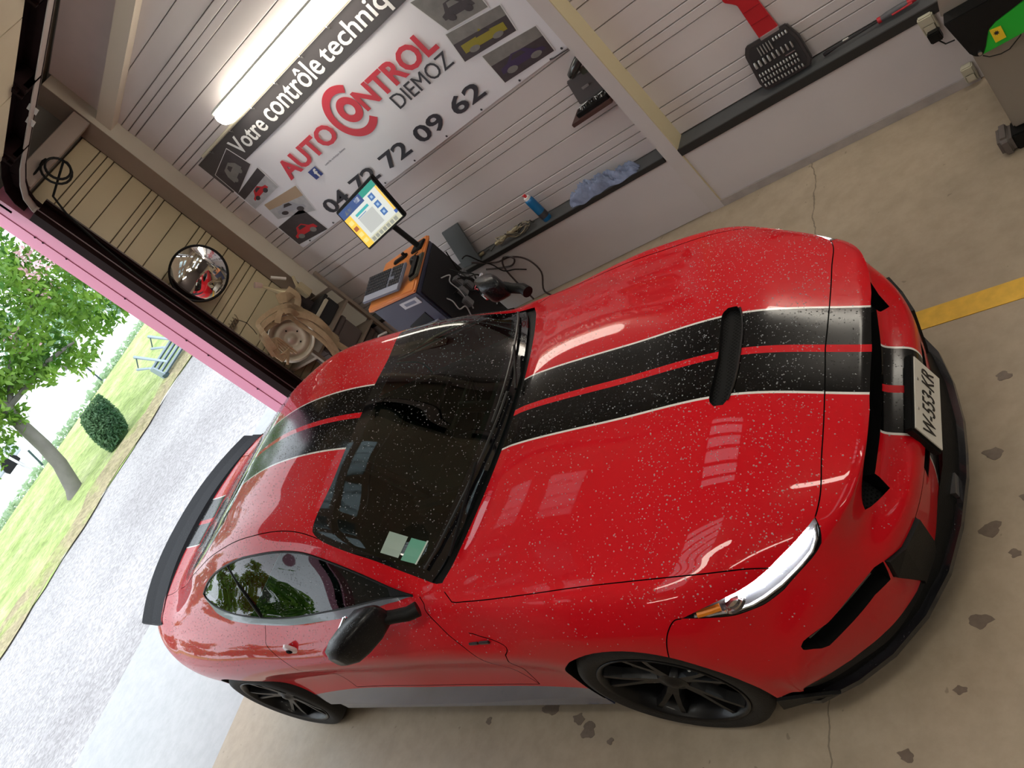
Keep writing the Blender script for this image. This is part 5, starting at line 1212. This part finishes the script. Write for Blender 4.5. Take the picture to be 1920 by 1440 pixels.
for k in range(4): MB().box((-.10 + .05 * k, -.02, .03 + .006 * k), (-.05 + .05 * k, .012, .05 + .006 * k)).build('connector', wcol[2], wt, bevel=.004)

# small wooden bracket shelf with open bit case, grinder-like tool and green card above
shf = empty('bracket_shelf', (-2.55, 4.24, .985), 0, 'small brown wooden shelf on the wall beside the white column', 'shelf')
MB().box((-.16, -.10, -.012), (.145, .085, .012)).build('shelf_board', mat('shelf_brown', (.07, .03, .025), .5, noise=.3), shf, bevel=.003)
MB().prism([(.12, .07, -.01), (.12, -.06, -.01), (.12, .07, -.08)], (.012, 0, 0)).build('bracket', mat('bracket_brass', (.32, .22, .10), .4), shf)
cs_ = empty('open_bit_case', (-2.53, 4.235, .997), 0, 'small open black case full of drill bits on the bracket shelf', 'tool case')
MB().box((-.125, -.075, 0), (.115, .02, .028)).build('case_tray', blackm, cs_, bevel=.004)
MB().prism([(-.115, .015, .03), (.105, .015, .03), (.09, .045, .185), (-.10, .045, .185)], (0, .014, 0)).build('case_lid', mat('case_grey', (.065, .055, .055), .45), cs_, bevel=.006)
MB().box((-.03, .016, .10), (.02, .02, .115)).build('lid_label', mat('label_grey', (.22, .21, .21), .4), cs_)
rnd = random.Random(2)
for k in range(30):
    x = -.115 + .0077 * k; MB().tube([(x, -.05 + rnd.uniform(-.012, .03), .026), (x + rnd.uniform(-.002, .002), -.045 + rnd.uniform(-.012, .03), .034 + rnd.uniform(0, .008))], .0026, 5).build('bit', steel if k % 2 else mat('bit_dark', (.10, .09, .08), .4, .5), cs_)
for (x, L_) in ((-.075, .07), (.05, .06)): MB().tube([(x - L_ / 2, -.02, .034), (x + L_ / 2, -.018, .038)], .004, 6).build('long_bit', steel, cs_)
hnd = empty('handheld_device', (-2.49, 4.27, 1.24), 0, 'black rounded handheld tool hanging above the open bit case', 'tool')
mb = MB(); pts = [(-.075, -.02, -.045), (-.06, -.025, -.03), (0, -.03, .0), (.05, -.028, .025), (.075, -.02, .032)]
mb.tube(pts, [.012, .026, .030, .028, .014], 12); mb.build('device_body', drops(mat('device_black', (.03, .03, .03), .25, 0, .5), keep=.9), hnd, smooth=True)
MB().box((-.01, -.012, -.075), (.065, -.004, -.03)).build('green_card', mat('card_green_black', (.045, .06, .045), .4, noise=.5, nscale=80), hnd)
tag(MB().tube([(-2.60, 4.27, 1.352), (-2.57, 4.262, 1.348), (-2.50, 4.265, 1.342), (-2.43, 4.275, 1.330)], [.006, .004, .003, .003], 6).build('thin_hook_wire', tbk, smooth=True), 'thin black wire between banner corner and column', 'wire')

# open socket set with red flat case part behind it
sock = empty('socket_set', (-1.56, 4.20, .515), 0, 'black open socket set leaning upright on the right-hand ledge', 'tool set')
outl = [(-.135, 0), (.125, 0), (.15, .03), (.148, .17), (.12, .255), (-.115, .262), (-.142, .22), (-.15, .05)]
lean = Matrix.Rotation(math.radians(-14), 4, 'X')
def lp(o): o.matrix_local = lean; return o
lp(MB().prism([(x, -.0, z) for x, z in outl], (0, .03, 0)).build('case_half', mat('socket_case', (.028, .024, .024), .45), sock, bevel=.006))
lp(MB().prism([(x * .86, -.002, .018 + z * .86) for x, z in outl], (0, .004, 0)).build('case_inlay', mat('socket_inlay', (.012, .010, .011), .6), sock))
smet = mat('socket_metal', (.42, .40, .37), .3, .8); refs = {}
def sk_(x, z, r, L_, nm='socket'):
    k = (round(r, 4), round(L_, 4), nm)
    if k not in refs:
        o = MB().tube([(0, 0, -L_ / 2), (0, 0, L_ * .1), (0, 0, L_ / 2)], [r, r, r * .62], 8).build(nm, smet, sock, smooth=True); refs[k] = o
    else: o = bpy.data.objects.new(nm, refs[k].data); C.objects.link(o); o.parent = sock
    o.matrix_local = lean @ Matrix.Translation((x, -.010, z)); return o
for k in range(12): sk_(-.118 + .0195 * k, .032 - .0006 * k, .0052, .018)
for k in range(13): sk_(-.122 + .0178 * k, .062, .005, .019)
for k in range(13): sk_(-.118 + .0178 * k, .092, .0055, .018)
for k in range(9): sk_(-.112 + .0265 * k, .150, .0085 - .0004 * k, .036, 'deep_socket')
for k in range(5): sk_(-.058 + .017 * k, .205, .004, .05, 'long_socket')
for k in range(5): sk_(.035 + .018 * k, .222, .006, .018)
lp(MB().box((.045, -.012, .112), (.10, -.006, .117)).build('slide_bar', steel, sock))
redp = empty('red_tool_holder', (-1.53, 4.270, .765), 0, 'flat red plastic holder with a handle hole standing above the socket set', 'tool holder')
rp = [(-.062, 0), (.050, -.004), (.040, .235), (.036, .30), (.0, .33), (-.085, .34), (-.10, .31), (-.10, .27), (-.075, .245), (-.055, .22)]
MB().prism([(x, 0, z) for x, z in rp], (0, .02, 0)).build('holder_body', mat('holder_red', (.50, .018, .025), .4), redp, bevel=.004)
MB().prism([(-.075, -.002, .275), (-.02, -.002, .268), (-.015, -.002, .30), (-.07, -.002, .312)], (0, .006, 0)).build('handle_hole', wallm, redp)
MB().box((-.055, -.004, .085), (.045, .0, .088)).box((-.05, -.004, .165), (.042, .0, .168)).build('holder_rib', mat('holder_dark_red', (.30, .01, .015), .4), redp)
MB().box((-.055, -.012, -.012), (.052, .012, .006)).build('metal_clip', mat('clip_mauve', (.35, .30, .30), .35, .3), redp, bevel=.002)
pb = empty('pry_tool', (-1.12, 4.235, .515), 0, 'long black pry bar with a grey and red handle lying on the right-hand ledge', 'tool')
MB().tube([(-.24, -.01, .0), (-.22, -.01, .004), (-.17, -.008, .004), (.07, .0, .008)], [.010, .012, .006, .006], 8).build('bar', mat('bar_black', (.02, .018, .02), .4, .3), pb, smooth=True)
MB().tube([(.06, 0, .008), (.10, 0, .010), (.16, .0, .012), (.20, 0, .012)], [.014, .018, .018, .016], 10).build('grip', mat('grip_grey', (.10, .10, .11), .5), pb, smooth=True)
MB().tube([(.05, 0, .008), (.068, 0, .008)], .016, 10).build('red_grip_ring', mat('grip_red', (.5, .02, .03), .4), pb, smooth=True)
MB().tube([(.12, -.016, .006), (.22, -.014, .008)], .006, 8).build('red_grip_stripe', mat('grip_red', (.5, .02, .03), .4), pb, smooth=True)
MB().tube([(.20, 0, .012), (.245, 0, .013)], .014, 10).build('red_grip_end', mat('grip_red', (.5, .02, .03), .4), pb, smooth=True)
MB().box((-.13, -.012, .012), (-.10, -.002, .017)).build('paper_scrap', mat('paper_white', (.6, .58, .54), .7), pb)
# sockets (electric) on the low wall
def sbox(x0, x1, z0, z1, label):
    t = empty('electric_socket', ((x0 + x1) / 2, 4.15, z0), 0, label, 'socket'); w = (x1 - x0) / 2
    MB().box((-w, -.035, 0), (w, .012, z1 - z0)).build('socket_box', mat('socket_cream', (.50, .47, .36), .4), t, bevel=.006)
    MB().box((-w * .8, -.040, .01), (w * .8, -.034, (z1 - z0) * .55)).build('socket_cover', mat('socket_cream2', (.58, .53, .40), .4), t, bevel=.003); return t
s1 = sbox(-.905, -.835, .375, .475, 'cream electric socket with a black plug under the right end of the dark ledge')
MB().box((-.022, -.075, -.03), (.035, -.03, .025)).build('plug', blackm, s1, bevel=.005); MB().tube([(.01, -.06, -.03), (.03, -.07, -.06), (.07, -.07, -.065)], .004, 6).build('plug_lead', blackm, s1, smooth=True)
sbox(-.855, -.80, .03, .12, 'off-white socket box low on the wall just above the floor')

# ------------------------------------------------------------------ green and black machine at the right
mach = empty('headlight_tester', (-.40, 3.65, 0), 0, 'brown-grey column machine with a black and green arm at the right wall', 'machine')
MI = Matrix.Translation((-.40, 3.65, 0)).inverted()
def mk(o): o.parent = mach; o.matrix_parent_inverse = MI; return o
taup = mat('taupe_metal', (.27, .235, .20), .45, .2, noise=.06)
mk(MB().box((-.668, 3.53, .09), (-.10, 3.80, 1.6)).build('column_body', taup, bevel=.008))
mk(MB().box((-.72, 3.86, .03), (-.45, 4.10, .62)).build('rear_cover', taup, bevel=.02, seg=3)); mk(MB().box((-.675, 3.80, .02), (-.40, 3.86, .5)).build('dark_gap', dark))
mk(MB().box((-.745, 3.47, .0), (-.685, 3.60, .10)).build('foot', mat('foot_taupe', (.12, .10, .09), .5), bevel=.018, seg=3)); mk(MB().box((-.685, 3.49, .0), (-.10, 3.60, .085)).build('foot_bar', blackm, bevel=.006))
ym = 3.42
bl = [(-.678, .771), (-.668, .702), (-.652, .596), (-.641, .575), (-.628, .565), (-.615, .563), (-.592, .594), (-.558, .655), (-.527, .672), (-.415, .698), (-.36, .72), (-.36, .80), (-.512, .772)]
mk(MB().prism([(x, ym, z) for x, z in bl], (0, .10, 0)).build('black_arm', blackm, bevel=.003))
gn = [(-.615, .563), (-.592, .594), (-.558, .655), (-.527, .672), (-.45, .689), (-.36, .705), (-.36, .60), (-.412, .572), (-.463, .568)]
mk(MB().prism([(x, ym + .004, z) for x, z in gn], (0, .09, 0)).build('green_arm', mat('green_metal', (.01, .42, .03), .35), bevel=.003))
mk(MB().prism([(x, ym - .003, z) for x, z in [(-.556, .651), (-.517, .646), (-.518, .591), (-.557, .59)]], (0, .006, 0)).build('warning_sticker', mat('sticker_yellow', (.75, .52, .02), .4), bevel=.0))
sp = []
for k in range(16):
    a = 2 * PI * k / 16; r = .011 if k % 2 == 0 else .0055; sp.append((-.539 + r * math.cos(a), ym - .005, .629 + r * math.sin(a)))
mk(MB().prism(sp, (0, .001, 0)).build('sticker_starburst', mat('sticker_black', (.02, .02, .02), .5)))
mk(MB().tube([(-.618, ym - .012, .583), (-.618, ym, .583)], .008, 12).build('pivot_bolt', steel))
mk(MB().prism([(-.66, 3.50, .88), (-.690, 3.50, .76), (-.50, 3.50, .765), (-.36, 3.50, .80), (-.36, 3.50, 1.05)], (0, .2, 0)).build('head_cover', taup, bevel=.004))
mk(MB().tube([(-.615, ym, .563), (-.598, ym, .544), (-.56, ym, .532), (-.527, ym, .534), (-.477, ym + .01, .561), (-.45, ym + .02, .60)], .0022, 5).build('thin_cable', blackm, smooth=True))

# ================================================================== CORNER BY THE DOOR
mir = empty('convex_mirror', (-5.70, 3.66, 1.86), 0, 'round convex safety mirror with a black rim on the cream cladding', 'mirror')
MR = .208
def mirr(o): o.parent = mir; return o
look = (Vector((0, 0, 2.6385)) - Vector((-5.70, 3.66, 1.86))).normalized(); look = (look + Vector((.10, -.05, -.10))).normalized()
qd = look.to_track_quat('Z', 'Y').to_matrix().to_4x4()
prof = [(.0001, .060)] + [(MR * math.sin(a), .060 - (1 - math.cos(a)) * .42) for a in [k * .045 for k in range(1, 13)]]
sc = MR / prof[-1][0]; prof = [(r * sc, h) for r, h in prof]
o = MB().lathe(prof, (0, 0, 0), 'z', 48).build('mirror_surface', mat('mirror_face', (.80, .79, .78), .05, 1), mir, smooth='all'); o.matrix_local = qd
hb = prof[-1][1]
o = MB().lathe([(MR - .004, hb + .004), (MR + .004, hb + .010), (MR + .012, hb + .004), (MR + .012, hb - .012), (MR - .004, hb - .014)], (0, 0, 0), 'z', 48).build('mirror_rim', blackm, mir, smooth=True); o.matrix_local = qd
o = MB().tube([tuple(look * -.02), (-.17, .02, -.02)], .018, 8).build('mirror_bracket', steel, mir)
hk = empty('hook_bar', (-5.84, 3.55, 1.42), 0, 'small brown hook bar with curled hooks below the convex mirror', 'hooks')
MB().box((-.02, -.065, -.03), (.0, .065, .01)).build('bar', mat('hook_brown', (.11, .08, .05), .5), hk, bevel=.003)
for k in range(4):
    y = -.05 + .033 * k; MB().tube([(0, y, .0), (.03, y, -.01), (.04, y + .01, .02), (.03, y + .018, .035)], .005, 6).build('hook', mat('hook_metal', (.30, .24, .16), .4, .5), hk, smooth=True)
MB().tube([(.01, .06, -.02), (.03, .07, -.08), (.02, .06, -.16), (.01, .05, -.2)], .003, 5).build('hanging_string', blackm, hk, smooth=True)

rack = empty('metal_rack', (-5.75, 3.8, 0), 0, 'brown metal rack with shelves in the corner beside the door, loaded with parts', 'rack')
rkm = mat('rack_metal', (.22, .17, .13), .5, .2, noise=.2); RI = Matrix.Translation((-5.75, 3.8, 0)).inverted()
def rk(o): o.parent = rack; o.matrix_parent_inverse = RI; return o
for (x, y) in ((-5.86, 3.50), (-5.40, 3.50), (-5.86, 4.12), (-5.40, 4.12)): rk(MB().box((x - .015, y - .015, 0), (x + .015, y + .015, 1.18)).build('upright', rkm))
for z in (.25, .55, .82): rk(MB().box((-5.87, 3.49, z), (-5.39, 4.13, z + .02)).build('shelf_board', rkm))
rk(MB().box((-5.44, 3.66, .965), (-5.41, 4.00, .99)).build('cross_bar', mat('rack_light_bar', (.42, .37, .28), .5))); rk(MB().box((-5.85, 4.10, .98), (-5.40, 4.12, 1.01)).build('cross_bar', rkm))
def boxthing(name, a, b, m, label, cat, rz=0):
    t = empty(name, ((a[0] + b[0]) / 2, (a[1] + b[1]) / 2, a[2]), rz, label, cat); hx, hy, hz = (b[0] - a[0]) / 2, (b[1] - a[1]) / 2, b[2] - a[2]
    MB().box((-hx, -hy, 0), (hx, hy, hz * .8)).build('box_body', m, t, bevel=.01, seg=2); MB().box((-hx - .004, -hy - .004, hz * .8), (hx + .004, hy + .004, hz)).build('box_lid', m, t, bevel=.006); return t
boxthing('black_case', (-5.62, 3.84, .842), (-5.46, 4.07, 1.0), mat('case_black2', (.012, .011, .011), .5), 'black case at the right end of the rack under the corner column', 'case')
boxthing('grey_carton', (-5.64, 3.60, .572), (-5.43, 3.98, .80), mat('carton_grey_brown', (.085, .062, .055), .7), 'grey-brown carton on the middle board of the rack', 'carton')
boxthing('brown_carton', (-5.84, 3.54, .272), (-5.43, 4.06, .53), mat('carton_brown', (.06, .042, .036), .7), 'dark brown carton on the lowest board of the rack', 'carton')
boxthing('shade_back_bag', (-5.85, 3.60, .842), (-5.66, 4.08, 1.16), mat('bag_shade_dark', (.03, .02, .02), .8), 'dark bag enlarged at the back of the rack to stand in for shade', 'bag')  # bag enlarged as a dark back for the shade behind the rack
rim_ = empty('steel_wheel_rim', (-5.33, 3.44, 1.10), 0, 'dusty steel wheel rim standing on the rack with beige straps over it', 'wheel rim')
rim_m = mat('dusty_steel', (.44, .38, .30), .45, .3, noise=.15, nscale=12)
dirv = Vector((.80, -.45, .28)).normalized(); rq = dirv.to_track_quat('Z', 'Y').to_matrix().to_4x4() @ Matrix.Scale(1.12, 4)
o = MB().lathe([(.0001, .015), (.022, .012), (.030, .0), (.055, -.004), (.075, .012), (.10, .018), (.118, .002), (.130, -.015), (.140, .03), (.152, .034)], (0, 0, 0), 'z', 40).build('rim_disc', rim_m, rim_, smooth='all'); o.matrix_local = rq
o = MB().lathe([(.152, .034), (.158, .028), (.146, .01), (.142, -.07), (.160, -.10), (.155, -.105)], (0, 0, 0), 'z', 40).build('rim_barrel', rim_m, rim_, smooth='all'); o.matrix_local = rq
for k in range(5):
    a = 2 * PI * k / 5; o = MB().tube([(.062 * math.cos(a), .062 * math.sin(a), .0), (.062 * math.cos(a), .062 * math.sin(a), .012)], .006, 8).build('bolt_hole', dark, rim_); o.matrix_local = rq
strapm = mat('strap_beige', (.33, .235, .14), .9, noise=.25, nscale=30, bump=.3, bscale=120)
st = empty('hanging_straps', (-5.30, 3.68, 1.16), 0, 'beige ratchet straps draped over the steel wheel rim on the rack', 'straps')
def strap(pts, w=.045):
    mb = MB(); P = [Vector(p) for p in pts]
    for i, p in enumerate(P):
        t = (P[min(i + 1, len(P) - 1)] - P[max(i - 1, 0)]).normalized(); sd_ = t.cross(Vector((.8, -.5, .5))).normalized() * w / 2; nn2 = t.cross(sd_).normalized() * .004
        mb.v += [tuple(p + sd_ + nn2), tuple(p - sd_ + nn2), tuple(p - sd_ - nn2), tuple(p + sd_ - nn2)]
    for i in range(len(P) - 1):
        for k in range(4): mb.f.append((4 * i + k, 4 * i + (k + 1) % 4, 4 * i + 4 + (k + 1) % 4, 4 * i + 4 + k)); mb.mi.append(0)
    return mb.build('strap', strapm, st, smooth=True)
def S_(pts): return [(-5.30 + .03 * math.sin(k * 2.1) + .30 - .30, y, z) for k, (y, z) in enumerate(pts)]
def W_(pts, dx=0, w=.03): strap([(x + 5.30 + dx + .09, y - 3.68, z - 1.16) for x, y, z in sm(S_(pts), 5)], w)
for dx, dy, dz, w in ((.05, 0, 0, .04), (.03, .03, .035, .035), (.02, -.03, -.03, .03)):
    W_([(3.17 + dy, 1.22 + dz), (3.20 + dy, 1.33 + dz), (3.27 + dy, 1.37 + dz), (3.39 + dy, 1.34 + dz), (3.50 + dy, 1.27 + dz), (3.54 + dy, 1.16 + dz), (3.53 + dy, 1.04 + dz), (3.50 + dy, .90 + dz), (3.46 + dy, .72 + dz)], dx, w)
W_([(3.36, 1.30), (3.44, 1.325), (3.52, 1.24), (3.575, 1.11), (3.57, .98), (3.55, .85), (3.54, .70)], .06, .045)
W_([(3.44, 1.33), (3.56, 1.28), (3.63, 1.17), (3.64, 1.04), (3.60, .92)], -.02, .07)
W_([(3.60, 1.36), (3.66, 1.30), (3.66, 1.20), (3.62, 1.10), (3.60, 1.0)], -.05, .08)
W_([(3.72, 1.34), (3.70, 1.25), (3.64, 1.20), (3.55, 1.26), (3.45, 1.33)], -.03, .05)
mb = MB()
for k in range(7): mb.tube(sm([(.07, -.50 + .02 * k, .06 - .03 * k), (.10, -.47 + .012 * k, .14 - .01 * k), (.07, -.51, .02 - .012 * k), (.08, -.45 + .01 * k, -.04), (.06, -.50, -.10)]), .009, 6)
mb.build('strap_tangle', strapm, st, smooth=True)
sp2 = empty('grease_gun', (-5.55, 3.93, 1.16), 0, 'pale brass-coloured tool hanging point down on the corner column', 'tool')
MB().tube([(-.02, -.10, .28), (-.01, -.07, .18), (.0, -.04, .10), (.02, -.02, .05)], [.012, .018, .040, .045], 10).build('tool_body', mat('brass_dusty', (.50, .42, .26), .35, .4), sp2, smooth=True)
MB().tube([(.0, .0, .26), (.03, .06, .16)], .013, 8).build('tool_handle', mat('handle_pale', (.6, .55, .5), .4), sp2)
MB().tube([(-.02, -.10, .28), (-.03, -.13, .33)], [.02, .026], 8).build('tool_tip', mat('tip_pink', (.5, .36, .3), .5), sp2)
MB().box((.03, .02, -.06), (.09, .09, .06)).tube([(.06, .04, .05), (.06, .10, .13)], .014, 8).build('grip_head', mat('brass_dusty2', (.46, .38, .24), .45, .3), sp2, bevel=.006)
tag(MB().prism([(-5.36, 3.60, .74), (-5.36, 3.72, .76), (-5.36, 3.72, .92), (-5.36, 3.62, 1.0)], (.05, 0, 0)).build('leather_pouch', mat('pouch_tan', (.34, .25, .15), .7), bevel=.02, seg=3), 'tan rounded pouch hanging from the rack beside the straps', 'pouch')
mb = MB()
for k in range(5): mb.tube([(-5.415, 3.54 + .022 * k, .592), (-5.41 + .01 * (k % 2), 3.545 + .022 * k, .65 + .02 * (k % 3))], [.018, .012], 7)
tag(mb.build('small_fittings', mat('fitting_grey', (.30, .26, .24), .4, .4), smooth=True), 'pale small pipe fittings on the rack board near the door track', 'fittings')
for k in range(2): tag(MB().box((-5.47 + .012 * k, 4.04, 1.01 + .0 * k), (-5.462 + .012 * k, 4.065, 1.02)).build('clip', steel), None)
for o in [o for o in bpy.data.objects if o.name.startswith('clip') and o.parent is None]: bpy.data.objects.remove(o)

# ================================================================== YARD
tree = empty('leafy_tree', (-16.45, 5.1, 0), 0, 'leafy green tree with a leaning grey trunk on the lawn outside the door', 'tree')
TI = Matrix.Translation((-16.45, 5.1, 0)).inverted()
def tk_(o): o.parent = tree; o.matrix_parent_inverse = TI; return o
barkm = mat('bark_grey', (.17, .16, .14), .8, noise=.3, nscale=6, bump=.5, bscale=20)
tk_(MB().tube([(-16.45, 5.10, -.02), (-16.42, 5.17, .12), (-16.40, 5.42, .55), (-16.4, 5.56, .95), (-16.4, 5.66, 1.35), (-16.42, 5.8, 1.8), (-16.5, 6.0, 2.5), (-16.6, 6.3, 3.4)], [.20, .15, .13, .125, .12, .11, .10, .06], 14).build('trunk', barkm, smooth=True))
for p in ([(-16.42, 5.75, 1.7), (-16.5, 6.6, 2.2), (-16.5, 7.4, 2.5), (-16.4, 8.2, 2.6)], [(-16.45, 5.85, 1.95), (-16.9, 5.4, 2.8), (-17.2, 5.1, 3.8)], [(-16.5, 6.0, 2.4), (-16.0, 6.8, 3.2), (-15.9, 7.6, 3.8)], [(-16.45, 5.8, 1.8), (-16.2, 6.9, 1.75), (-16.2, 7.5, 1.6)]):
    tk_(MB().tube(p, [.06, .045, .03, .015][:len(p)], 8).build('branch', barkm, smooth=True))
cl = [(-16.4, 7.6, 2.35, .95), (-16.5, 8.2, 2.0, .75), (-16.3, 6.6, 2.55, .85), (-16.6, 5.7, 2.55, .75), (-16.4, 4.9, 2.5, .7), (-16.8, 6.2, 3.4, 1.1), (-16.6, 7.6, 3.4, 1.1), (-16.5, 8.7, 2.8, .8), (-16.9, 5.0, 3.5, 1.0), (-16.4, 4.2, 3.1, .8), (-16.6, 8.6, 1.45, .45), (-16.2, 7.5, 1.45, .42), (-16.0, 6.9, 1.85, .55), (-16.3, 5.9, 1.95, .5), (-16.7, 7.0, 4.4, 1.2), (-16.4, 9.3, 2.2, .6), (-16.4, 9.4, 3.3, .8), (-16.2, 5.0, 2.0, .45), (-16.1, 7.15, 1.25, .22), (-16.3, 5.0, 1.55, .32), (-16.4, 4.6, 1.8, .5), (-16.2, 5.35, 1.75, .4), (-16.5, 4.0, 2.2, .6)]
tk_(foliage('leaves', leaf1, clumps(cl, .05), 15000, .085, None, 1))
tk_(foliage('blossoms', pinkl, clumps([(-16.1, 8.2, 2.9, .5), (-16.0, 6.9, 2.3, .3)], .03), 160, .06, None, 2))
bush = empty('clipped_bush', (-15.4, 5.95, 0), 0, 'dark green clipped bush leaning beside the tree on the lawn', 'bush')
bo = foliage('bush_leaves', leaf2, lambda rg, n: (lambda t, a, h: np.stack([-15.4 + .30 * np.cos(a) * t * (.55 + .5 * np.sqrt(np.sin(h * 2.6 + .25))), 6.0 + .34 * np.sin(a) * t * (.55 + .5 * np.sqrt(np.sin(h * 2.6 + .25))) + h * .22, .06 + h * .74 + .06 * np.cos(a)], 1))(np.sqrt(rg.uniform(.55, 1, n)) * (1 - .0), rg.uniform(0, 2 * PI, n), rg.uniform(0, 1, n)), 5200, .035, None, 5); bo.parent = bush; bo.matrix_parent_inverse = Matrix.Translation((-15.4, 5.95, 0)).inverted()
bo2 = MB().tube([(-15.4, 6.05, 0), (-15.4, 6.08, .3), (-15.4, 6.14, .82)], [.14, .25, .16], 14).build('bush_core', mat('bush_core_green', (.03, .07, .025), .9), bush); bo2.matrix_parent_inverse = Matrix.Translation((-15.4, 5.95, 0)).inverted()
bench = empty('slatted_bench', (-14.92, 7.56, .06), 0, 'blue-grey slatted bench on the edge of the lawn, cut by the pink door jamb', 'bench')
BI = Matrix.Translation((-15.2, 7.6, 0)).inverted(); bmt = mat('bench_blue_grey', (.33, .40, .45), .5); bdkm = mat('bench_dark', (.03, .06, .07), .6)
def bk(o): o.parent = bench; o.matrix_parent_inverse = BI; return o
for k in range(4):
    z = .12 + .12 * k; x = -14.95 - .13 * k
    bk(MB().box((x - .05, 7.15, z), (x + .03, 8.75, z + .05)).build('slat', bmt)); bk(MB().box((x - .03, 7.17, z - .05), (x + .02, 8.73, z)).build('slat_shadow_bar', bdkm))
for y in (7.42, 8.35):
    bk(MB().prism([(-14.85, y, .30), (-14.9, y, .36), (-15.9, y, 1.12), (-15.95, y, 1.05)], (0, .08, 0)).build('side_arm', bmt))
for y in (7.12, 8.05):
    bk(MB().prism([(-15.30, y, .52), (-15.35, y, .58), (-15.85, y - .05, .82), (-15.85, y - .05, .76)], (0, .07, 0)).build('lower_arm', bmt)); bk(MB().tube([(-15.85, y + .32, 1.02), (-15.82, y + .05, .80)], .02, 6).build('arm_link', bdkm))
bk(MB().prism([(-14.95, 7.10, 0), (-15.35, 7.10, .0), (-15.40, 7.10, .5), (-15.1, 7.10, .5)], (0, .05, 0)).build('leg_plate', bmt)); bk(MB().prism([(-14.95, 8.70, 0), (-15.35, 8.70, .0), (-15.40, 8.70, .5), (-15.1, 8.70, .5)], (0, .05, 0)).build('leg_plate', bmt)); bk(MB().box((-15.15, 7.05, 0), (-14.95, 7.2, .12)).build('foot_block', bdkm))
bench.scale = (.56, .56, .56)
# hedge strip along the far edge of the lawn, far bushes, and distant things
for i, (y, L) in enumerate(((0, 5), (5.2, 4.5), (9.9, 4.2), (14.3, 5))):
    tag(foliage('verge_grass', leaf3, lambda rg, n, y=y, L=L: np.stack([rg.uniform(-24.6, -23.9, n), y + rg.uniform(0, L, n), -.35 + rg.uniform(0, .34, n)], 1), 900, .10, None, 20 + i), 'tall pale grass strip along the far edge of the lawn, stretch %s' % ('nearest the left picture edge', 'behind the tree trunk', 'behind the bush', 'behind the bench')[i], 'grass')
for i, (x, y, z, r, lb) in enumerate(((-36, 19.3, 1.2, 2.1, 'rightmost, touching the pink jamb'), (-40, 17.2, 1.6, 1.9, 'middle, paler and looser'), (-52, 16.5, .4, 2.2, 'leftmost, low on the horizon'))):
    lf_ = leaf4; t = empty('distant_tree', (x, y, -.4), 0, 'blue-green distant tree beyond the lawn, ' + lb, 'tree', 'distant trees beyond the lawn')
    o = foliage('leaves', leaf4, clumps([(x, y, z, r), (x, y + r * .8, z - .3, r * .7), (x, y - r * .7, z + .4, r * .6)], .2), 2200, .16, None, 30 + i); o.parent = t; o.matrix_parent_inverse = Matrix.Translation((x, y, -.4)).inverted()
    o = MB().tube([(x, y, -.6), (x, y, z)], [.12, .06], 8).build('trunk', barkm, t); o.matrix_parent_inverse = Matrix.Translation((x, y, -.4)).inverted()
tag(MB().tube([(-23.6, 10.4, -.05), (-23.6, 10.5, .6)], .025, 6).build('fence_post', bdkm), 'thin dark stake at the far edge of the lawn beyond the bush', 'post')
tag(MB().tube([(-23.6, 7.55, -.05), (-23.6, 7.7, .45)], .03, 6).build('fence_post', bdkm), 'thin dark stake at the far edge of the lawn beside the tree trunk', 'post')
# silver car and white barrier far left
bar = empty('white_barrier', (-28, 8.0, -.35), 0, 'low white barrier rail beyond the lawn behind the tree trunk', 'barrier')
MB().box((-.05, -2.2, .18), (.05, .62, .40)).build('rail', mat('barrier_white', (.8, .8, .8), .5), bar, bevel=.02); MB().box((-.05, .72, .20), (.05, 1.6, .42)).build('rail', mat('barrier_white', (.8, .8, .8), .5), bar, bevel=.02)
MB().box((-.03, .64, -.1), (.03, .70, .95)).build('pole', mat('barrier_pole', (.55, .55, .57), .5), bar)
sc2 = empty('silver_van', (-31, 8.3, -.4), 0, 'silver vehicle parked far off behind the white barrier', 'car')
vb = [(-1.9, .32), (-1.9, .80), (-1.4, 1.30), (.55, 1.34), (1.1, .95), (1.75, .78), (1.8, .34)]
MB().prism([(0, y, z) for y, z in vb], (-1.6, 0, 0)).build('car_body', mat('silver_paint', (.42, .46, .48), .35, .4), sc2, bevel=.05)
MB().prism([(.01, y, z) for y, z in [(-1.6, .86), (-1.3, 1.22), (.45, 1.25), (.85, .92)]], (.01, 0, 0)).build('car_window', mat('car_glass_dark', (.10, .13, .14), .1), sc2)
for y in (-1.2, 1.15): MB().tube([(-.1, y, .32), (.03, y, .32)], .32, 18).build('car_wheel', blackm, sc2)
# unseen trees added to darken the reflections in the car's side windows
for i, (x, y, lb) in enumerate(((-26.8, .6, 'first beyond the picture edge'), (-22.5, -3.2, 'second beyond the picture edge'), (-20, -7.2, 'third beyond the picture edge'), (-16.5, -10.5, 'fourth beyond the picture edge'), (-12, -12.5, 'nearest the workshop side'))):
    t = empty('reflection_tree', (x, y, 0), 0, 'unseen dark green tree added for car reflections, ' + lb, 'tree', 'unseen trees added for car reflections')
    TI2 = Matrix.Translation((x, y, 0)).inverted()
    o = foliage('leaves', leaf1, clumps([(x, y, 2.6, 1.9), (x, y - 1.1, 1.6, 1.3), (x, y + .9, 1.7, 1.2), (x, y, 4.4, 1.5)], .1), 3500, .20, None, 60 + i); o.parent = t; o.matrix_parent_inverse = TI2
    o = MB().tube([(x, y, -.05), (x, y, 3.2)], [.2, .1], 10).build('trunk', barkm, t, smooth=True); o.matrix_parent_inverse = TI2
